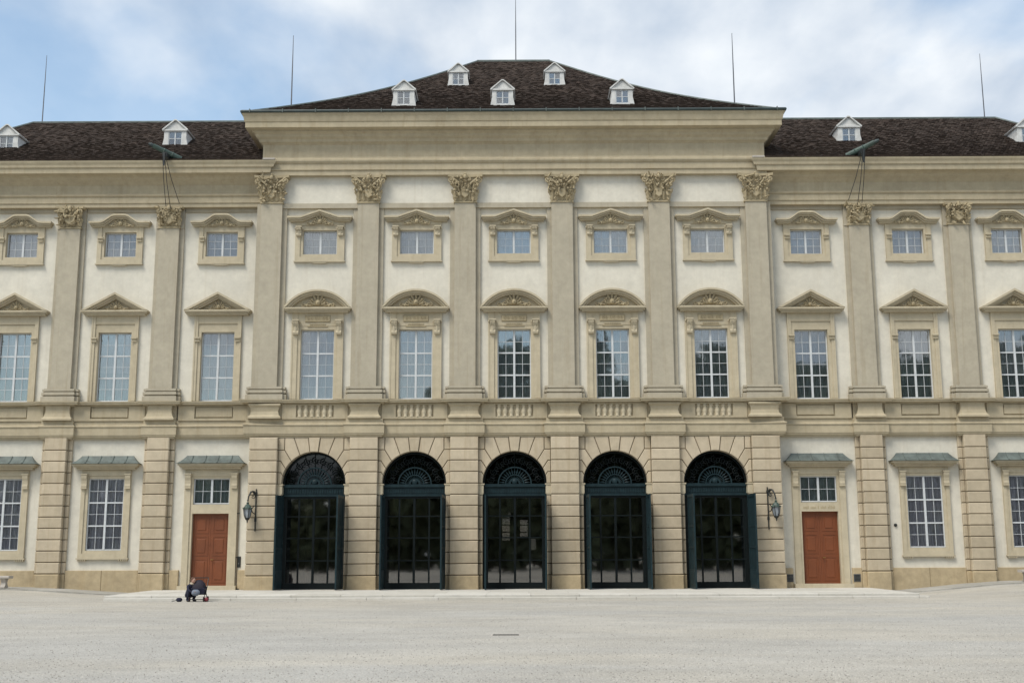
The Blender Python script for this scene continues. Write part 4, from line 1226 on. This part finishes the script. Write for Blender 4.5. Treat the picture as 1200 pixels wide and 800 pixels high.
# ------------------------------------------------------------------ stroller and the person crouching beside it
SX, SY, SZ = -12.88, -8.7, -.2
sr = empty('stroller', (SX+.20, SY, SZ), label='dark pushchair with plum hood and grey bag before the left red door', category='stroller')
hd = MB(); loops = []
for i in range(9):
    a = pi*i/8; loops.append([(.25*cos(pi*k/10), -.27*cos(a)*(.6+.4*sin(pi*k/10)), .48+.38*sin(a)*(.35+.65*sin(pi*k/10))) for k in range(11)])
hd.strip(loops, False, False)
add('hood', hd.mesh('hood', 'plum', True), sr)
add('seat', MB().strip([[(-.24, -.22, .30), (.24, -.22, .30), (.24, .22, .26), (-.24, .22, .26)], [(-.27, -.28, .52), (.27, -.28, .52), (.27, .26, .60), (-.27, .26, .60)]]).mesh('seat', 'navy'), sr)
add('bag', MB().ball((0, 0, 0), .17, 10, 7, (1.05, .7, .8)).mesh('bag', 'greybag', True), sr, (-.05, -.30, .36))
fr_ = MB()
for sx in (-.27, .27): fr_.tube([(sx, .38, .93), (sx, .2, .55), (sx, -.30, .10)], .016, 6); fr_.tube([(sx, .30, .10), (sx, .0, .42)], .016, 6)
fr_.tube([(-.27, .38, .93), (.27, .38, .93)], .02, 6); fr_.tube([(-.27, -.3, .1), (.27, -.3, .1)], .014, 6)
add('chassis', fr_.mesh('chassis', 'iron'), sr)
def wheel():
    mb = MB(); loops = []
    for i in range(14):
        a = 2*pi*i/14; loops.append([((.025*cos(q)), (.085+.02*sin(q))*cos(a), (.085+.02*sin(q))*sin(a)) for q in (0, 1.57, 3.14, 4.71)])
    loops.append(loops[0]); mb.strip(loops, True, False); return mb.mesh('wheel', 'black')
hub = MB().box(-.02, .02, -.07, .07, -.012, .012).box(-.02, .02, -.012, .012, -.07, .07).mesh('hub', 'redplastic')
for sx in (-.29, .29):
    for sy in (-.3, .3):
        wo = add('wheel', cached('whl', wheel), sr, (sx, sy, .107)); add('hub', hub, wo)
bl = add('toy_ball', MB().ball((0, 0, .09), .09, 12, 8).mesh('toy_ball', 'redplastic', True), None, (SX+.55, SY-.20, SZ), label='dull red ball on the ground right of the pushchair', category='ball')
bg_ = empty('small_bag', (SX-.55, SY-.1, SZ), label='small dark bag lying on the step left of the crouching person', category='bag')
add('body', MB().ball((0, 0, .08), .12, 10, 7, (1.1, .8, .75)).mesh('body', 'navy', True), bg_)
add('strap', MB().tube([(-.05, 0, .13), (-.16, -.02, .05), (-.30, -.02, .012)], .012, 5).mesh('strap', 'iron'), bg_)

pr = empty('person', (SX-.16, SY, SZ), (0, 0, R(48)), label='crouching person in navy clothes bent towards the pushchair', category='person')
def skin(name, verts, edges, radii, mat, parent, root=0, lev=2):
    me = bpy.data.meshes.new(name); me.from_pydata(verts, edges, []); me.materials.append(M[mat])
    o = bpy.data.objects.new(name, me); COL.objects.link(o); o.parent = parent
    md = o.modifiers.new('skin', 'SKIN'); sv = me.skin_vertices[0].data
    for i, r in enumerate(radii): sv[i].radius = (r, r) if not isinstance(r, tuple) else r
    for v in sv: v.use_root = False
    sv[root].use_root = True
    sb = o.modifiers.new('sub', 'SUBSURF'); sb.levels = lev; sb.render_levels = lev
    for p in me.polygons: p.use_smooth = True
    return o
bv = [(0, .12, .26), (0, .04, .40), (0, -.06, .56), (0, -.12, .66),         # pelvis, waist, chest, neck base
      (0, -.16, .72),                                                        # neck
      (-.10, .10, .24), (-.16, -.22, .40), (-.15, -.04, .07), (-.15, -.2, .04),   # left leg
      (.10, .10, .24), (.16, -.22, .40), (.15, -.04, .07), (.15, -.2, .04),      # right leg
      (-.17, -.08, .60), (-.22, -.24, .44), (-.08, -.40, .36),               # left arm
      (.17, -.08, .60), (.26, -.24, .46), (.32, -.42, .44)]                  # right arm
be = [(0, 1), (1, 2), (2, 3), (3, 4), (0, 5), (5, 6), (6, 7), (7, 8), (0, 9), (9, 10), (10, 11), (11, 12), (3, 13), (13, 14), (14, 15), (3, 16), (16, 17), (17, 18)]
br = [(.16, .13), (.15, .11), (.17, .12), (.10, .08), .05, .095, .075, .05, .04, .095, .075, .05, .04, .07, .05, .035, .07, .05, .035]
skin('body', bv, be, br, 'navy', pr)
hdm = MB().ball((0, -.22, .83), .10, 12, 10, (.82, .95, 1.15)).ball((0, -.325, .82), .018, 6, 4)
for sx in (-1, 1): hdm.ball((sx*.085, -.21, .82), .022, 6, 4, (.4, 1, 1.3))
add('head', hdm.mesh('head', 'skin', True), pr)
add('hair', MB().ball((0, -.185, .865), .112, 12, 10, (.88, .98, 1.0)).ball((0, -.08, .80), .05, 8, 6, (.8, .8, 1.4)).mesh('hair', 'hair', True), pr)
eyes = MB()
for sx in (-1, 1): eyes.ball((sx*.033, -.308, .845), .010, 6, 4)
eyes.box(-.022, .022, -.315, -.305, .775, .781)
add('face', eyes.mesh('face', 'iron'), pr)
add('scarf', MB().lathe([(.075, .66), (.10, .69), (.10, .74), (.07, .76)], 0, -.15, 10).mesh('scarf', 'scarf', True), pr)
for (hx, hy, hz), sx in (((-.08, -.40, .36), -1), ((.32, -.42, .44), 1)):
    hm = MB(); hm.ball((0, -.04, 0), .038, 8, 6, (1, 1.25, .55))
    for k in range(4):
        x_ = -.027+.018*k; ln = (.055, .068, .063, .048)[k]
        hm.tube([(x_, -.075, 0), (x_*1.1, -.075-ln*.55, -.006), (x_*1.1, -.075-ln*.9, -.028)], [.009, .008, .006], 6)
    hm.tube([(-sx*.03, -.03, 0), (-sx*.052, -.06, -.01), (-sx*.048, -.085, -.022)], [.011, .009, .007], 6)
    add('hand', hm.mesh('hand', 'skin', True), pr, (hx, hy, hz), (R(-25), 0, 0))
for sx in (-1, 1):
    add('shoe', MB().ball((sx*.15, -.13, .045), .055, 8, 6, (.75, 2.1, .8)).mesh('shoe', 'black', True), pr)

# ------------------------------------------------------------------ trees of the park behind the viewer (seen only in the panes)
tm = MB(); rnd = random.Random(4)
def crown_top(x): 
    b = 25 if x > -8 else (25+(x+8)*1.6 if x > -17 else 11)
    return b+2.5*sin(x*.31)+1.5*sin(x*.83+1)
x = -95.0
while x < 95:
    h_ = crown_top(x)+rnd.uniform(-1.5, 1.5); y = -88+rnd.uniform(-3, 3)
    tm.tube([(x, y, -.2), (x, y, h_*.6)], [.4, .2], 6)
    for _ in range(int(46*h_)):
        u = rnd.random()**.6; a = rnd.random()*6.28; q = rnd.gauss(0, 1)
        zc_ = h_*(.0+1.0*rnd.random()**.95); rr = 4.8*math.sqrt(max(.30, 1-((zc_/h_-.55)/.5)**2))
        px, py = x+rr*u*cos(a), y+rr*u*sin(a)
        s = rnd.uniform(.45, 1.0); d1 = Vector((rnd.gauss(0, 1), rnd.gauss(0, .5), rnd.gauss(0, 1))).normalized()*s; d2 = Vector((rnd.gauss(0, 1), rnd.gauss(0, .5), rnd.gauss(0, 1))).normalized()*s
        c = Vector((px, py, zc_)); bi = len(tm.v); tm.v += [tuple(c-d1), tuple(c+d2), tuple(c+d1), tuple(c-d2)]; tm.f.append((bi, bi+1, bi+2, bi+3))
    x += rnd.uniform(3.2, 4.6)
add('tree_belt', tm.mesh('tree_belt', 'leaf'), None, kind='stuff')
